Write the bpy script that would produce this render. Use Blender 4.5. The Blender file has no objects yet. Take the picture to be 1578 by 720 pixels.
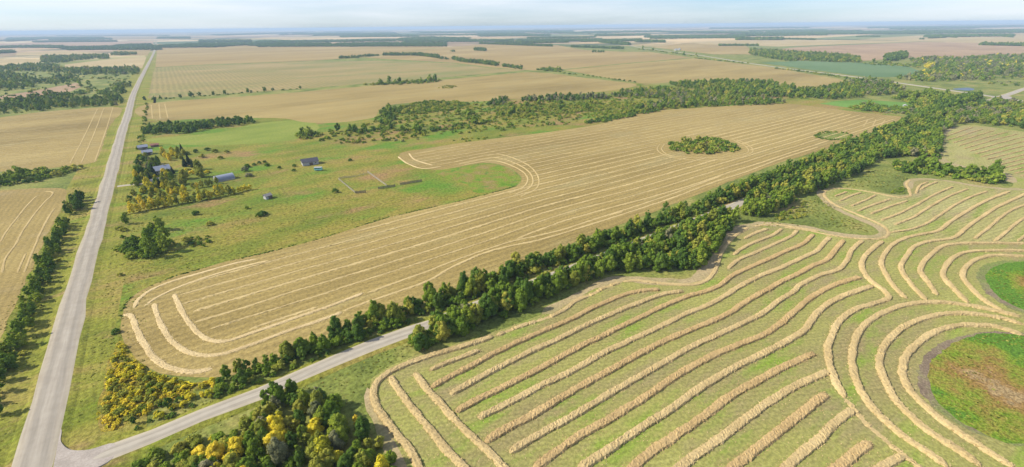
import bpy, math, random
import numpy as np
from mathutils import Matrix, Vector

random.seed(7)
RNG = np.random.default_rng(7)
sc = bpy.context.scene
COL = sc.collection
R = math.radians

# ------------------------------------------------------------------ camera
H = 100.0                                    # flying height: the quarter section measures 805 m
CX, CY = 789.0, 360.0
V1 = np.array([241., 46.]); V2 = np.array([1850., 29.])   # vanishing points of the two road directions
cc = np.array([CX, CY])
F = math.sqrt(-np.dot(V1 - cc, V2 - cc))
D1 = np.array([*(V1 - cc), F]); D1 /= np.linalg.norm(D1)
D2 = np.array([*(V2 - cc), F]); D2 -= D1 * np.dot(D1, D2); D2 /= np.linalg.norm(D2)
DN = np.cross(D2, D1); DN *= np.sign(DN[1])
cam = bpy.data.cameras.new('camera'); camo = bpy.data.objects.new('camera', cam); COL.objects.link(camo)
rt = Vector((D2[0], D1[0], -DN[0])); up = -Vector((D2[1], D1[1], -DN[1])); fw = Vector((D2[2], D1[2], -DN[2]))
M = Matrix(((rt.x, up.x, -fw.x, 0), (rt.y, up.y, -fw.y, 0), (rt.z, up.z, -fw.z, H), (0, 0, 0, 1)))
camo.matrix_world = M
cam.sensor_fit = 'HORIZONTAL'; cam.sensor_width = 36; cam.lens = F / 1578 * 36
cam.clip_start = 1; cam.clip_end = 80000
sc.camera = camo

# ------------------------------------------------------------------ light
SUN_EL = R(38)
SHX, SHY = 0.87, -0.49                        # direction in which shadows fall
sun_dir = Vector((-SHX, -SHY, 0)).normalized() * math.cos(SUN_EL) + Vector((0, 0, math.sin(SUN_EL)))
sl = bpy.data.lights.new('sun', 'SUN'); sl.energy = 4.8; sl.angle = R(0.6); sl.color = (1.0, 0.94, 0.80)
so = bpy.data.objects.new('sun', sl); COL.objects.link(so)
so.rotation_euler = sun_dir.to_track_quat('Z', 'Y').to_euler(); so.location = (-300, 300, 400)
w = bpy.data.worlds.new('World'); sc.world = w; w.use_nodes = True
nt = w.node_tree; nt.nodes.clear()
out = nt.nodes.new('ShaderNodeOutputWorld'); bg = nt.nodes.new('ShaderNodeBackground')
sky = nt.nodes.new('ShaderNodeTexSky'); sky.sky_type = 'NISHITA'; sky.sun_disc = False
sky.sun_elevation = SUN_EL; sky.sun_rotation = math.atan2(sun_dir.x, sun_dir.y)
sky.altitude = 500; sky.air_density = 1.0; sky.dust_density = 0.6; sky.ozone_density = 2.0
tc = nt.nodes.new('ShaderNodeTexCoord'); mp = nt.nodes.new('ShaderNodeMapping')
mp.inputs['Scale'].default_value = (1.2, 1.2, 14)
nz = nt.nodes.new('ShaderNodeTexNoise'); nz.inputs['Scale'].default_value = 1.3; nz.inputs['Detail'].default_value = 7
nz.inputs['Roughness'].default_value = 0.55
cr = nt.nodes.new('ShaderNodeValToRGB')
cr.color_ramp.elements[0].position = 0.34; cr.color_ramp.elements[0].color = (0, 0, 0, 1)
cr.color_ramp.elements[1].position = 0.70; cr.color_ramp.elements[1].color = (0.8, 0.8, 0.8, 1)
mx = nt.nodes.new('ShaderNodeMix'); mx.data_type = 'RGBA'
mx.inputs[7].default_value = (6.2, 6.5, 6.9, 1)
nt.links.new(tc.outputs['Generated'], mp.inputs['Vector']); nt.links.new(mp.outputs[0], nz.inputs['Vector'])
nt.links.new(nz.outputs['Fac'], cr.inputs[0]); nt.links.new(cr.outputs[0], mx.inputs[0])
tn = nt.nodes.new('ShaderNodeMix'); tn.data_type = 'RGBA'; tn.blend_type = 'MULTIPLY'; tn.inputs[0].default_value = 1.0
tn.inputs[7].default_value = (0.60, 0.76, 1.06, 1); nt.links.new(sky.outputs[0], tn.inputs[6])
nt.links.new(tn.outputs[2], mx.inputs[6]); nt.links.new(mx.outputs[2], bg.inputs[0])
bg.inputs[1].default_value = 0.11
nt.links.new(bg.outputs[0], out.inputs[0])
vs = sc.view_settings; vs.view_transform = 'Standard'; vs.look = 'None'; vs.exposure = 0.5; vs.gamma = 1.0
vs.use_curve_mapping = False
sc.cycles.max_bounces = 6; sc.cycles.diffuse_bounces = 2; sc.cycles.transmission_bounces = 3
sc.cycles.volume_bounces = 0; sc.cycles.use_denoising = True

# ------------------------------------------------------------------ helpers
def G(x, y):
    """photo pixel -> point on the ground plane (metres)"""
    d = np.array([x - CX, y - CY, F]); t = H / np.dot(d, DN); p = d * t
    return (float(p @ D2), float(p @ D1))
def GG(pts): return [G(*p) for p in pts]
def Z3(ox, oy, pts, s=3.0): return [(ox + a / s, oy + b / s) for a, b in pts]

def tag(o, label=None, cat=None, group=None, kind=None):
    if label: o['label'] = label
    if cat: o['category'] = cat
    if group: o['group'] = group
    if kind: o['kind'] = kind
    return o
def link(name, me, parent=None):
    o = bpy.data.objects.new(name, me); COL.objects.link(o)
    if parent: o.parent = parent
    return o
def empty(name, loc=(0, 0, 0), rz=0, sx=1.0, sz=None):
    o = bpy.data.objects.new(name, None); COL.objects.link(o)
    o.location = loc; o.rotation_euler = (0, 0, rz); o.scale = (sx, sx, sz or sx)
    o.empty_display_size = 0.5
    return o
def pydata(name, vs_, fs, mat=None, smooth=False):
    me = bpy.data.meshes.new(name); me.from_pydata([tuple(v) for v in vs_], [], fs); me.update()
    if mat: me.materials.append(mat)
    if smooth:
        me.polygons.foreach_set('use_smooth', [True] * len(me.polygons))
    return me
def quads_mesh(name, V, tint, tree, mats, matidx=None):
    """V: (n,4,3) array of quads"""
    n = len(V)
    me = bpy.data.meshes.new(name)
    me.vertices.add(n * 4); me.vertices.foreach_set('co', V.reshape(-1).astype(np.float32))
    me.loops.add(n * 4); me.loops.foreach_set('vertex_index', np.arange(n * 4, dtype=np.int32))
    me.polygons.add(n); me.polygons.foreach_set('loop_start', np.arange(0, n * 4, 4, dtype=np.int32))
    me.polygons.foreach_set('loop_total', np.full(n, 4, dtype=np.int32))
    for m in mats: me.materials.append(m)
    if matidx is not None: me.polygons.foreach_set('material_index', matidx.astype(np.int32))
    a = me.attributes.new('tint', 'FLOAT', 'FACE'); a.data.foreach_set('value', tint.astype(np.float32))
    b = me.attributes.new('tree', 'FLOAT', 'FACE'); b.data.foreach_set('value', tree.astype(np.float32))
    me.update(); me.validate()
    return me

def catmull(pts, step, closed=False):
    P = np.array(pts, float)
    n = len(P); res = []
    if n == 2:
        L = np.linalg.norm(P[1] - P[0]); k = max(2, int(L / step))
        return np.array([P[0] + (P[1] - P[0]) * i / k for i in range(k + 1)])
    rng_ = range(n) if closed else range(n - 1)
    for i in rng_:
        if closed:
            p0, p1, p2, p3 = P[(i - 1) % n], P[i], P[(i + 1) % n], P[(i + 2) % n]
        else:
            p1, p2 = P[i], P[i + 1]
            p0 = P[i - 1] if i > 0 else 2 * p1 - p2
            p3 = P[i + 2] if i + 2 < n else 2 * p2 - p1
        # centripetal parametrisation avoids loops where points lie unevenly
        t0 = 0.; t1 = t0 + max(1e-6, np.linalg.norm(p1 - p0)) ** .5; t2 = t1 + max(1e-6, np.linalg.norm(p2 - p1)) ** .5
        t3 = t2 + max(1e-6, np.linalg.norm(p3 - p2)) ** .5
        k = max(1, int(np.linalg.norm(p2 - p1) / step))
        for j in range(k):
            t = t1 + (t2 - t1) * j / k
            A1 = (t1 - t) / (t1 - t0) * p0 + (t - t0) / (t1 - t0) * p1
            A2 = (t2 - t) / (t2 - t1) * p1 + (t - t1) / (t2 - t1) * p2
            A3 = (t3 - t) / (t3 - t2) * p2 + (t - t2) / (t3 - t2) * p3
            B1 = (t2 - t) / (t2 - t0) * A1 + (t - t0) / (t2 - t0) * A2
            B2 = (t3 - t) / (t3 - t1) * A2 + (t - t1) / (t3 - t1) * A3
            res.append((t2 - t) / (t2 - t1) * B1 + (t - t1) / (t2 - t1) * B2)
    if not closed: res.append(P[-1])
    return np.array(res)

def inside(pts, poly):
    """vectorised point in polygon"""
    pts = np.asarray(pts, float); poly = np.asarray(poly, float)
    x, y = pts[:, 0], pts[:, 1]; c = np.zeros(len(pts), bool)
    j = len(poly) - 1
    for i in range(len(poly)):
        xi, yi = poly[i]; xj, yj = poly[j]
        cond = ((yi > y) != (yj > y))
        with np.errstate(divide='ignore', invalid='ignore'):
            xs = (xj - xi) * (y - yi) / (yj - yi + 1e-12) + xi
        c ^= cond & (x < xs)
        j = i
    return c
def scatter(poly, spacing, jitter=0.45, rng=None):
    rng = rng or RNG
    poly = np.asarray(poly, float)
    lo, hi = poly.min(0), poly.max(0)
    xs = np.arange(lo[0], hi[0] + spacing, spacing); ys = np.arange(lo[1], hi[1] + spacing, spacing)
    gx, gy = np.meshgrid(xs, ys); p = np.stack([gx.ravel(), gy.ravel()], 1)
    p = p + rng.uniform(-jitter, jitter, p.shape) * spacing
    return p[inside(p, poly)]

# ------------------------------------------------------------------ materials
def new_mat(name):
    m = bpy.data.materials.new(name); m.use_nodes = True
    n = m.node_tree; n.nodes.clear()
    o = n.nodes.new('ShaderNodeOutputMaterial'); b = n.nodes.new('ShaderNodeBsdfPrincipled')
    b.inputs['Specular IOR Level'].default_value = 0.1; b.inputs['Roughness'].default_value = 0.95
    n.links.new(b.outputs[0], o.inputs[0])
    return m, n, b
def ramp(n, stops, interp='LINEAR'):
    r = n.nodes.new('ShaderNodeValToRGB'); cr_ = r.color_ramp; cr_.interpolation = interp
    cr_.elements[0].position = stops[0][0]; cr_.elements[0].color = (*stops[0][1], 1)
    cr_.elements[1].position = stops[-1][0]; cr_.elements[1].color = (*stops[-1][1], 1)
    for p, c in stops[1:-1]:
        e = cr_.elements.new(p); e.color = (*c, 1)
    return r
def noise(n, vec, scale, detail=4, rough=0.55, contrast=1.0):
    t = n.nodes.new('ShaderNodeTexNoise'); t.inputs['Scale'].default_value = scale
    t.inputs['Detail'].default_value = detail; t.inputs['Roughness'].default_value = rough
    n.links.new(vec, t.inputs['Vector'])
    if contrast == 1.0: return t.outputs['Fac']
    c = n.nodes.new('ShaderNodeMath'); c.operation = 'MULTIPLY_ADD'; c.use_clamp = True
    n.links.new(t.outputs['Fac'], c.inputs[0]); c.inputs[1].default_value = contrast; c.inputs[2].default_value = 0.5 - 0.5 * contrast
    return c.outputs[0]
def mapping(n, vec, rot=0.0, scale=(1, 1, 1), loc=(0, 0, 0)):
    m = n.nodes.new('ShaderNodeMapping'); m.inputs['Rotation'].default_value = (0, 0, rot)
    m.inputs['Scale'].default_value = scale; m.inputs['Location'].default_value = loc
    n.links.new(vec, m.inputs['Vector']); return m.outputs[0]
def mixc(n, fac, a, b, mode='MIX'):
    m = n.nodes.new('ShaderNodeMix'); m.data_type = 'RGBA'; m.blend_type = mode
    for sock, v in ((m.inputs[0], fac), (m.inputs[6], a), (m.inputs[7], b)):
        if isinstance(v, (int, float)): sock.default_value = v
        elif isinstance(v, tuple): sock.default_value = (*v, 1)
        else: n.links.new(v, sock)
    return m.outputs[2]
def math_(n, op, a, b=0.0):
    m = n.nodes.new('ShaderNodeMath'); m.operation = op
    for s, v in zip(m.inputs, (a, b)):
        if isinstance(v, (int, float)): s.default_value = v
        else: n.links.new(v, s)
    return m.outputs[0]
def objco(n):
    return n.nodes.new('ShaderNodeTexCoord').outputs['Object']

def ground_mat(name, broad, patches=None, scale=0.02, fine=0.6, rows=None, stretch=None, amp=0.35, bump=0.3, pscale=0.035):
    """broad: colour ramp driven by broad noise; patches: list of (colour, low, high) masks; rows: (angle, spacing, strength)"""
    m, n, b = new_mat(name); co = objco(n)
    vec = mapping(n, co, stretch[0], (stretch[1], 1, 1)) if stretch else co
    c = ramp(n, broad); n.links.new(noise(n, vec, scale, 8, 0.66, 1.9), c.inputs[0]); col = c.outputs[0]
    for i, (pc, lo, hi) in enumerate(patches or []):
        v = mapping(n, vec, 0.3 * i, (1, 1, 1), (131 * (i + 1), 57 * (i + 1), 0))
        r = ramp(n, [(lo, (0, 0, 0)), (hi, (1, 1, 1))]); n.links.new(noise(n, v, pscale, 7, 0.66, 1.25), r.inputs[0])
        col = mixc(n, r.outputs[0], col, pc)
    if rows:
        ang, sp, st = rows[:3]
        rv = mapping(n, co, ang, (1, 1, 1))
        wv = n.nodes.new('ShaderNodeTexWave'); wv.wave_type = 'BANDS'; wv.bands_direction = 'Y'
        wv.inputs['Scale'].default_value = 2 * math.pi / (20.0 * sp); wv.inputs['Distortion'].default_value = 2.5
        wv.inputs['Detail'].default_value = 3; wv.inputs['Detail Scale'].default_value = 0.6
        n.links.new(rv, wv.inputs['Vector'])
        rr = ramp(n, [(0.2, (1 - st,) * 3), (0.85, (1 + st * 0.6,) * 3)]); n.links.new(wv.outputs['Fac'], rr.inputs[0])
        col = mixc(n, 1.0, col, rr.outputs[0], 'MULTIPLY')
        fv = mapping(n, rv, 0, (0.04, 1, 1))
        fr = ramp(n, [(0.3, (1 - st * .7,) * 3), (0.7, (1 + st * .7,) * 3)]); n.links.new(noise(n, fv, 0.9, 3, 0.6), fr.inputs[0])
        col = mixc(n, 1.0, col, fr.outputs[0], 'MULTIPLY')
    f1 = noise(n, co, fine, 5, 0.7, 2.2)
    fr = ramp(n, [(0.25, (1 - amp,) * 3), (0.75, (1 + amp,) * 3)]); n.links.new(f1, fr.inputs[0])
    col = mixc(n, 1.0, col, fr.outputs[0], 'MULTIPLY')
    n.links.new(col, b.inputs['Base Color'])
    if bump:
        bp = n.nodes.new('ShaderNodeBump'); bp.inputs['Strength'].default_value = bump; bp.inputs['Distance'].default_value = 0.5
        n.links.new(f1, bp.inputs['Height']); n.links.new(bp.outputs[0], b.inputs['Normal'])
    return m

def leaf_mat(name, stops, per_object, leafvar=0.45):
    m, n, b = new_mat(name)
    at = n.nodes.new('ShaderNodeAttribute'); at.attribute_name = 'tint'
    if per_object:
        oi = n.nodes.new('ShaderNodeObjectInfo'); tr = oi.outputs['Random']
    else:
        a2 = n.nodes.new('ShaderNodeAttribute'); a2.attribute_name = 'tree'; tr = a2.outputs['Fac']
    v = math_(n, 'ADD', math_(n, 'MULTIPLY', tr, 0.72), math_(n, 'MULTIPLY', at.outputs['Fac'], 0.28))
    c = ramp(n, stops); n.links.new(v, c.inputs[0])
    lv = ramp(n, [(0, (1 - leafvar,) * 3), (1, (1 + leafvar,) * 3)]); n.links.new(at.outputs['Fac'], lv.inputs[0])
    col = mixc(n, 1.0, c.outputs[0], lv.outputs[0], 'MULTIPLY')
    n.nodes.remove(b)
    d = n.nodes.new('ShaderNodeBsdfDiffuse'); t = n.nodes.new('ShaderNodeBsdfTranslucent')
    mxs = n.nodes.new('ShaderNodeMixShader'); mxs.inputs[0].default_value = 0.3
    n.links.new(col, d.inputs[0]); n.links.new(col, t.inputs[0])
    n.links.new(d.outputs[0], mxs.inputs[1]); n.links.new(t.outputs[0], mxs.inputs[2])
    o = [x for x in n.nodes if x.type == 'OUTPUT_MATERIAL'][0]
    n.links.new(mxs.outputs[0], o.inputs[0])
    return m

def plain_mat(name, col, rough=0.7, var=0.15, scale=1.5, metallic=0.0, spec=0.3):
    m, n, b = new_mat(name); co = objco(n)
    r = ramp(n, [(0.25, tuple(c * (1 - var) for c in col)), (0.75, tuple(min(1, c * (1 + var)) for c in col))])
    n.links.new(noise(n, co, scale, 4), r.inputs[0]); n.links.new(r.outputs[0], b.inputs['Base Color'])
    b.inputs['Roughness'].default_value = rough; b.inputs['Metallic'].default_value = metallic
    b.inputs['Specular IOR Level'].default_value = spec
    return m

GREEN = [(0.0, (0.11, 0.18, 0.022)), (0.35, (0.155, 0.235, 0.028)), (0.7, (0.22, 0.295, 0.035)), (1.0, (0.31, 0.345, 0.046))]
DGREEN = [(0.0, (0.068, 0.125, 0.022)), (0.5, (0.105, 0.18, 0.03)), (1.0, (0.155, 0.23, 0.038))]
YELLOW = [(0.0, (0.32, 0.34, 0.032)), (0.3, (0.56, 0.50, 0.04)), (0.65, (0.78, 0.64, 0.05)), (1.0, (0.72, 0.52, 0.07))]
OLIVE = [(0.0, (0.19, 0.225, 0.034)), (0.5, (0.30, 0.32, 0.05)), (1.0, (0.46, 0.41, 0.07))]
GREY = [(0.0, (0.17, 0.19, 0.08)), (0.5, (0.25, 0.25, 0.12)), (1.0, (0.34, 0.30, 0.17))]
SPRUCE = [(0.0, (0.03, 0.055, 0.026)), (1.0, (0.055, 0.095, 0.042))]
TUFT = [(0.0, (0.10, 0.14, 0.025)), (0.35, (0.17, 0.20, 0.03)), (0.65, (0.26, 0.25, 0.05)), (1.0, (0.34, 0.26, 0.09))]
PAL = dict(tuft=TUFT, green=GREEN, dark=DGREEN, yellow=YELLOW, olive=OLIVE, grey=GREY, spruce=SPRUCE)
LM = {k: leaf_mat(k + '_foliage', v, True) for k, v in PAL.items()}
LMS = {k: leaf_mat(k + '_foliage_mass', v, False) for k, v in PAL.items()}
BARK = plain_mat('pale_bark', (0.32, 0.29, 0.23), 0.9, 0.4, 6)
DBARK = plain_mat('dark_bark', (0.10, 0.075, 0.05), 0.9, 0.3, 6)

STUB = [(0.12, (0.205, 0.15, 0.05)), (0.5, (0.30, 0.222, 0.078)), (0.88, (0.37, 0.28, 0.105))]
M_STUB = ground_mat('stubble', STUB, [((0.30, 0.24, 0.10), 0.55, 0.75)], 0.012, 0.8, (0.0, 4.3, 0.10), (0.0, 0.25), 0.22)
M_STUBL = ground_mat('stubble_rows_along_road', STUB, [((0.30, 0.23, 0.11), 0.55, 0.8)], 0.012, 0.8, (R(90), 2.9, 0.07), (R(90), 0.3), 0.22)
M_STUBG = ground_mat('greenish_stubble', [(0.2, (0.21, 0.19, 0.065)), (0.5, (0.27, 0.215, 0.08)), (0.8, (0.33, 0.245, 0.105))], [((0.19, 0.20, 0.06), 0.5, 0.7)], 0.006, 0.5, (R(90), 9, 0.10), (R(30), 0.4), 0.2, pscale=0.008)
M_STUBO = ground_mat('orange_stubble', [(0.2, (0.26, 0.185, 0.07)), (0.55, (0.32, 0.23, 0.088)), (0.8, (0.37, 0.275, 0.115))], None, 0.005, 0.4, (R(10), 14, 0.10), (R(20), 0.3), 0.15)
M_STUBP = ground_mat('pale_stubble', [(0.2, (0.35, 0.265, 0.12)), (0.55, (0.40, 0.305, 0.145)), (0.8, (0.44, 0.34, 0.17))], None, 0.005, 0.4, (R(5), 14, 0.08), (R(10), 0.3), 0.15)
M_BROWN = ground_mat('brown_fallow', [(0.3, (0.30, 0.20, 0.115)), (0.7, (0.38, 0.26, 0.15))], None, 0.006, 0.4, (R(5), 14, 0.10), None, 0.15)
M_SWATH = ground_mat('swathed_ground', [(0.2, (0.25, 0.20, 0.09)), (0.42, (0.26, 0.235, 0.08)), (0.6, (0.275, 0.265, 0.075)), (0.85, (0.31, 0.295, 0.092))],
                     [((0.19, 0.265, 0.035), 0.52, 0.72), ((0.265, 0.215, 0.10), 0.53, 0.73)], 0.03, 1.1, (R(28), 1.6, 0.05), (R(28), 0.35), 0.24, pscale=0.09)
M_SWATH2 = ground_mat('far_swathed_ground', [(0.2, (0.28, 0.235, 0.09)), (0.5, (0.31, 0.285, 0.10)), (0.85, (0.36, 0.325, 0.135))],
                      [((0.19, 0.24, 0.04), 0.5, 0.7), ((0.30, 0.245, 0.12), 0.52, 0.7)], 0.02, 0.9, (R(12), 2.2, 0.09), (R(12), 0.35), 0.3, pscale=0.06)
M_GRASS = ground_mat('prairie_grass', [(0.25, (0.11, 0.135, 0.03)), (0.45, (0.16, 0.185, 0.04)), (0.6, (0.215, 0.215, 0.055)), (0.8, (0.27, 0.225, 0.075))],
                     [((0.12, 0.19, 0.03), 0.55, 0.72)], 0.03, 0.7, None, None, 0.4, 0.5)
M_PAST = ground_mat('pasture_grass', [(0.15, (0.085, 0.125, 0.018)), (0.38, (0.155, 0.175, 0.024)), (0.58, (0.23, 0.20, 0.038)), (0.85, (0.27, 0.18, 0.065))],
                    [((0.105, 0.195, 0.02), 0.5, 0.66), ((0.27, 0.17, 0.07), 0.55, 0.7)], 0.02, 0.6, None, (R(-12), 0.55), 0.33, 0.5, pscale=0.022)
M_DITCH = ground_mat('ditch_grass', [(0.25, (0.14, 0.155, 0.022)), (0.5, (0.215, 0.215, 0.032)), (0.75, (0.27, 0.215, 0.055))],
                     [((0.165, 0.215, 0.02), 0.55, 0.72), ((0.28, 0.19, 0.08), 0.58, 0.74)], 0.05, 0.8, (R(90), 2.4, 0.06), (R(90), 0.35), 0.3, 0.5, pscale=0.06)
M_MEADOW = ground_mat('bright_meadow', [(0.2, (0.15, 0.195, 0.03)), (0.5, (0.20, 0.235, 0.04)), (0.8, (0.25, 0.245, 0.06))], None, 0.02, 0.6, None, (0.1, 0.4), 0.2)
M_CROP = ground_mat('green_crop', [(0.3, (0.10, 0.165, 0.065)), (0.7, (0.135, 0.20, 0.085))], None, 0.004, 0.4, (R(30), 12, 0.08), None, 0.12)
M_LUSH = ground_mat('lush_crop', [(0.3, (0.10, 0.20, 0.03)), (0.7, (0.14, 0.25, 0.045))], None, 0.01, 0.4, None, None, 0.15)
M_MARSH = ground_mat('marsh_grass', [(0.3, (0.12, 0.22, 0.02)), (0.45, (0.19, 0.26, 0.03)), (0.58, (0.24, 0.21, 0.045)), (0.75, (0.29, 0.22, 0.08))],
                     [((0.10, 0.21, 0.03), 0.55, 0.7)], 0.06, 1.2, None, None, 0.45, 0.9, pscale=0.12)
M_MUD = ground_mat('cracked_mud', [(0.2, (0.15, 0.11, 0.075)), (0.5, (0.20, 0.15, 0.10)), (0.8, (0.24, 0.21, 0.10))], [((0.17, 0.21, 0.05), 0.42, 0.62)], 0.12, 1.5, None, None, 0.3)
M_HEAD = ground_mat('bare_headland', [(0.2, (0.27, 0.235, 0.10)), (0.5, (0.35, 0.275, 0.145)), (0.8, (0.39, 0.30, 0.165))], None, 0.08, 1.0, None, None, 0.2)
M_WEED = ground_mat('yellowing_weeds', [(0.3, (0.20, 0.18, 0.03)), (0.5, (0.33, 0.25, 0.03)), (0.7, (0.26, 0.20, 0.06))], [((0.15, 0.18, 0.03), 0.5, 0.65)], 0.08, 1.0, None, None, 0.4, 0.8, pscale=0.1)

def straw_mat(name, base):
    m, n, b = new_mat(name); co = objco(n)
    r = ramp(n, [(0.2, tuple(c * 0.62 for c in base)), (0.5, base), (0.8, tuple(c * 1.22 for c in base))])
    n.links.new(noise(n, co, 2.2, 6, 0.75), r.inputs[0])
    r2 = ramp(n, [(0.3, (0.86, 0.84, 0.80)), (0.7, (1.1, 1.1, 1.1))]); n.links.new(noise(n, co, 0.09, 3), r2.inputs[0])
    n.links.new(mixc(n, 1.0, r.outputs[0], r2.outputs[0], 'MULTIPLY'), b.inputs['Base Color'])
    bp = n.nodes.new('ShaderNodeBump'); bp.inputs['Strength'].default_value = 0.8; bp.inputs['Distance'].default_value = 0.3
    n.links.new(noise(n, co, 3.5, 4, 0.7), bp.inputs['Height']); n.links.new(bp.outputs[0], b.inputs['Normal'])
    return m
M_STRAW = straw_mat('straw', (0.50, 0.375, 0.18))
M_STRAWB = straw_mat('brown_straw', (0.46, 0.325, 0.15))
M_STRAWM = straw_mat('sunken_straw', (0.52, 0.395, 0.185))
M_STRAWF = straw_mat('faded_straw', (0.45, 0.34, 0.155))
M_STRAWP = straw_mat('pale_straw', (0.60, 0.46, 0.24))

def road_mat(name, c0, c1, track):
    """gravel; u runs across the carriageway, v along it in metres"""
    m, n, b = new_mat(name)
    uv = n.nodes.new('ShaderNodeUVMap'); sep = n.nodes.new('ShaderNodeSeparateXYZ'); n.links.new(uv.outputs[0], sep.inputs[0])
    co = objco(n)
    c = ramp(n, [(0.3, c0), (0.7, c1)]); n.links.new(noise(n, co, 0.25, 6, 0.7), c.inputs[0])
    wob = math_(n, 'MULTIPLY', math_(n, 'SUBTRACT', noise(n, co, 0.03, 3), 0.5), 0.16)
    u = math_(n, 'ADD', sep.outputs[0], wob)
    cmb = n.nodes.new('ShaderNodeCombineXYZ'); n.links.new(math_(n, 'MULTIPLY', u, 7.0), cmb.inputs[0]); n.links.new(math_(n, 'MULTIPLY', sep.outputs[1], 0.035), cmb.inputs[1])
    stk = ramp(n, [(0.35, (0.90, 0.89, 0.88)), (0.65, (1.07, 1.07, 1.07))]); n.links.new(noise(n, cmb.outputs[0], 1.6, 5, 0.6), stk.inputs[0])
    tr = ramp(n, [(0.0, (1.12, 1.10, 1.0)), (0.12, (1.08, 1.06, 1.02)), (0.24, (track,) * 3), (0.34, (track,) * 3), (0.42, (1.06,) * 3), (0.58, (1.06,) * 3), (0.66, (track,) * 3), (0.76, (track,) * 3), (0.88, (1.08, 1.06, 1.02)), (1.0, (1.12, 1.10, 1.0))])
    n.links.new(u, tr.inputs[0])
    n.links.new(mixc(n, 1.0, mixc(n, 1.0, c.outputs[0], stk.outputs[0], 'MULTIPLY'), tr.outputs[0], 'MULTIPLY'), b.inputs['Base Color'])
    bp = n.nodes.new('ShaderNodeBump'); bp.inputs['Strength'].default_value = 0.3
    n.links.new(noise(n, co, 6, 3), bp.inputs['Height']); n.links.new(bp.outputs[0], b.inputs['Normal'])
    return m
M_ROAD = road_mat('gravel', (0.295, 0.258, 0.208), (0.355, 0.315, 0.255), 0.88)
M_ROAD2 = road_mat('pale_gravel', (0.335, 0.295, 0.235), (0.405, 0.36, 0.29), 0.88)

# ------------------------------------------------------------------ ground: base sheet with the far patchwork of fields
GR = 26000
m, n, b = new_mat('prairie'); co = objco(n)
sep = n.nodes.new('ShaderNodeSeparateXYZ'); n.links.new(mapping(n, co, R(-3)), sep.inputs[0])
def cell(wx, wy, off):
    yy = math_(n, 'FLOOR', math_(n, 'DIVIDE', math_(n, 'ADD', sep.outputs[1], 231.0), wy))
    xo = math_(n, 'ADD', math_(n, 'DIVIDE', sep.outputs[0], wx), math_(n, 'MULTIPLY', yy, off))
    xx = math_(n, 'FLOOR', xo)
    cmb = n.nodes.new('ShaderNodeCombineXYZ'); n.links.new(xx, cmb.inputs[0]); n.links.new(yy, cmb.inputs[1])
    wn = n.nodes.new('ShaderNodeTexWhiteNoise'); wn.noise_dimensions = '2D'; n.links.new(cmb.outputs[0], wn.inputs['Vector'])
    return wn.outputs['Value']
pal = ramp(n, [(0.0, (0.46, 0.32, 0.16)), (0.2, (0.37, 0.26, 0.14)), (0.38, (0.55, 0.41, 0.22)), (0.52, (0.17, 0.19, 0.065)), (0.64, (0.42, 0.31, 0.14)), (0.76, (0.30, 0.21, 0.12)), (0.86, (0.11, 0.16, 0.05)), (0.93, (0.50, 0.36, 0.18))], 'CONSTANT')
n.links.new(cell(1610, 805, 0.37), pal.inputs[0])
pal2 = ramp(n, [(0.0, (0.8, 0.8, 0.8)), (1.0, (1.15, 1.15, 1.15))]); n.links.new(cell(805, 402, 0.5), pal2.inputs[0])
patch = mixc(n, 1.0, pal.outputs[0], pal2.outputs[0], 'MULTIPLY')
wr = ramp(n, [(0.53, (0, 0, 0)), (0.58, (1, 1, 1))]); n.links.new(noise(n, mapping(n, co, 0, (0.6, 1.1, 1)), 0.0011, 7, 0.62), wr.inputs[0])
patch = mixc(n, wr.outputs[0], patch, (0.055, 0.085, 0.035))
gc = ramp(n, [(0.25, (0.11, 0.135, 0.03)), (0.45, (0.16, 0.185, 0.04)), (0.6, (0.215, 0.215, 0.055)), (0.8, (0.27, 0.225, 0.075))]); n.links.new(noise(n, co, 0.03, 8, 0.66, 1.9), gc.inputs[0])
ln = n.nodes.new('ShaderNodeVectorMath'); ln.operation = 'LENGTH'; n.links.new(co, ln.inputs[0])
near = ramp(n, [(0.0, (1, 1, 1)), (1.0, (0, 0, 0))]); n.links.new(math_(n, 'DIVIDE', math_(n, 'SUBTRACT', ln.outputs['Value'], 2300), 500), near.inputs[0])
gf = noise(n, co, 0.7, 5, .7, 2.2); gfr = ramp(n, [(.25, (.66,) * 3), (.75, (1.34,) * 3)]); n.links.new(gf, gfr.inputs[0])
gcol = mixc(n, 1.0, gc.outputs[0], gfr.outputs[0], 'MULTIPLY')
n.links.new(mixc(n, near.outputs[0], patch, gcol), b.inputs['Base Color'])
ground = link('ground', pydata('ground', [(-GR, -GR, 0), (GR, -GR, 0), (GR, GR, 0), (-GR, GR, 0)], [(0, 1, 2, 3)], m)); ground['kind'] = 'structure'

def sheet(name, pts, mat, z, px=True, step=None, wob=0.0, label=None, curved=True):
    P = GG(pts) if px else pts
    P = np.array(P)
    if step:
        P = catmull(P, step, True) if curved else P
        if wob: P = P + RNG.normal(0, wob, P.shape)
    me = bpy.data.meshes.new(name)
    import bmesh
    bm = bmesh.new()
    f = bm.faces.new([bm.verts.new((x, y, z)) for x, y in P])
    bmesh.ops.triangulate(bm, faces=[f], ngon_method='EAR_CLIP')
    for f in bm.faces:
        if f.normal.z < 0: f.normal_flip()
    bm.to_mesh(me); bm.free(); me.materials.append(mat)
    o = link(name, me); o['kind'] = 'structure'
    if label: o['label'] = label
    return o, P

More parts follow.
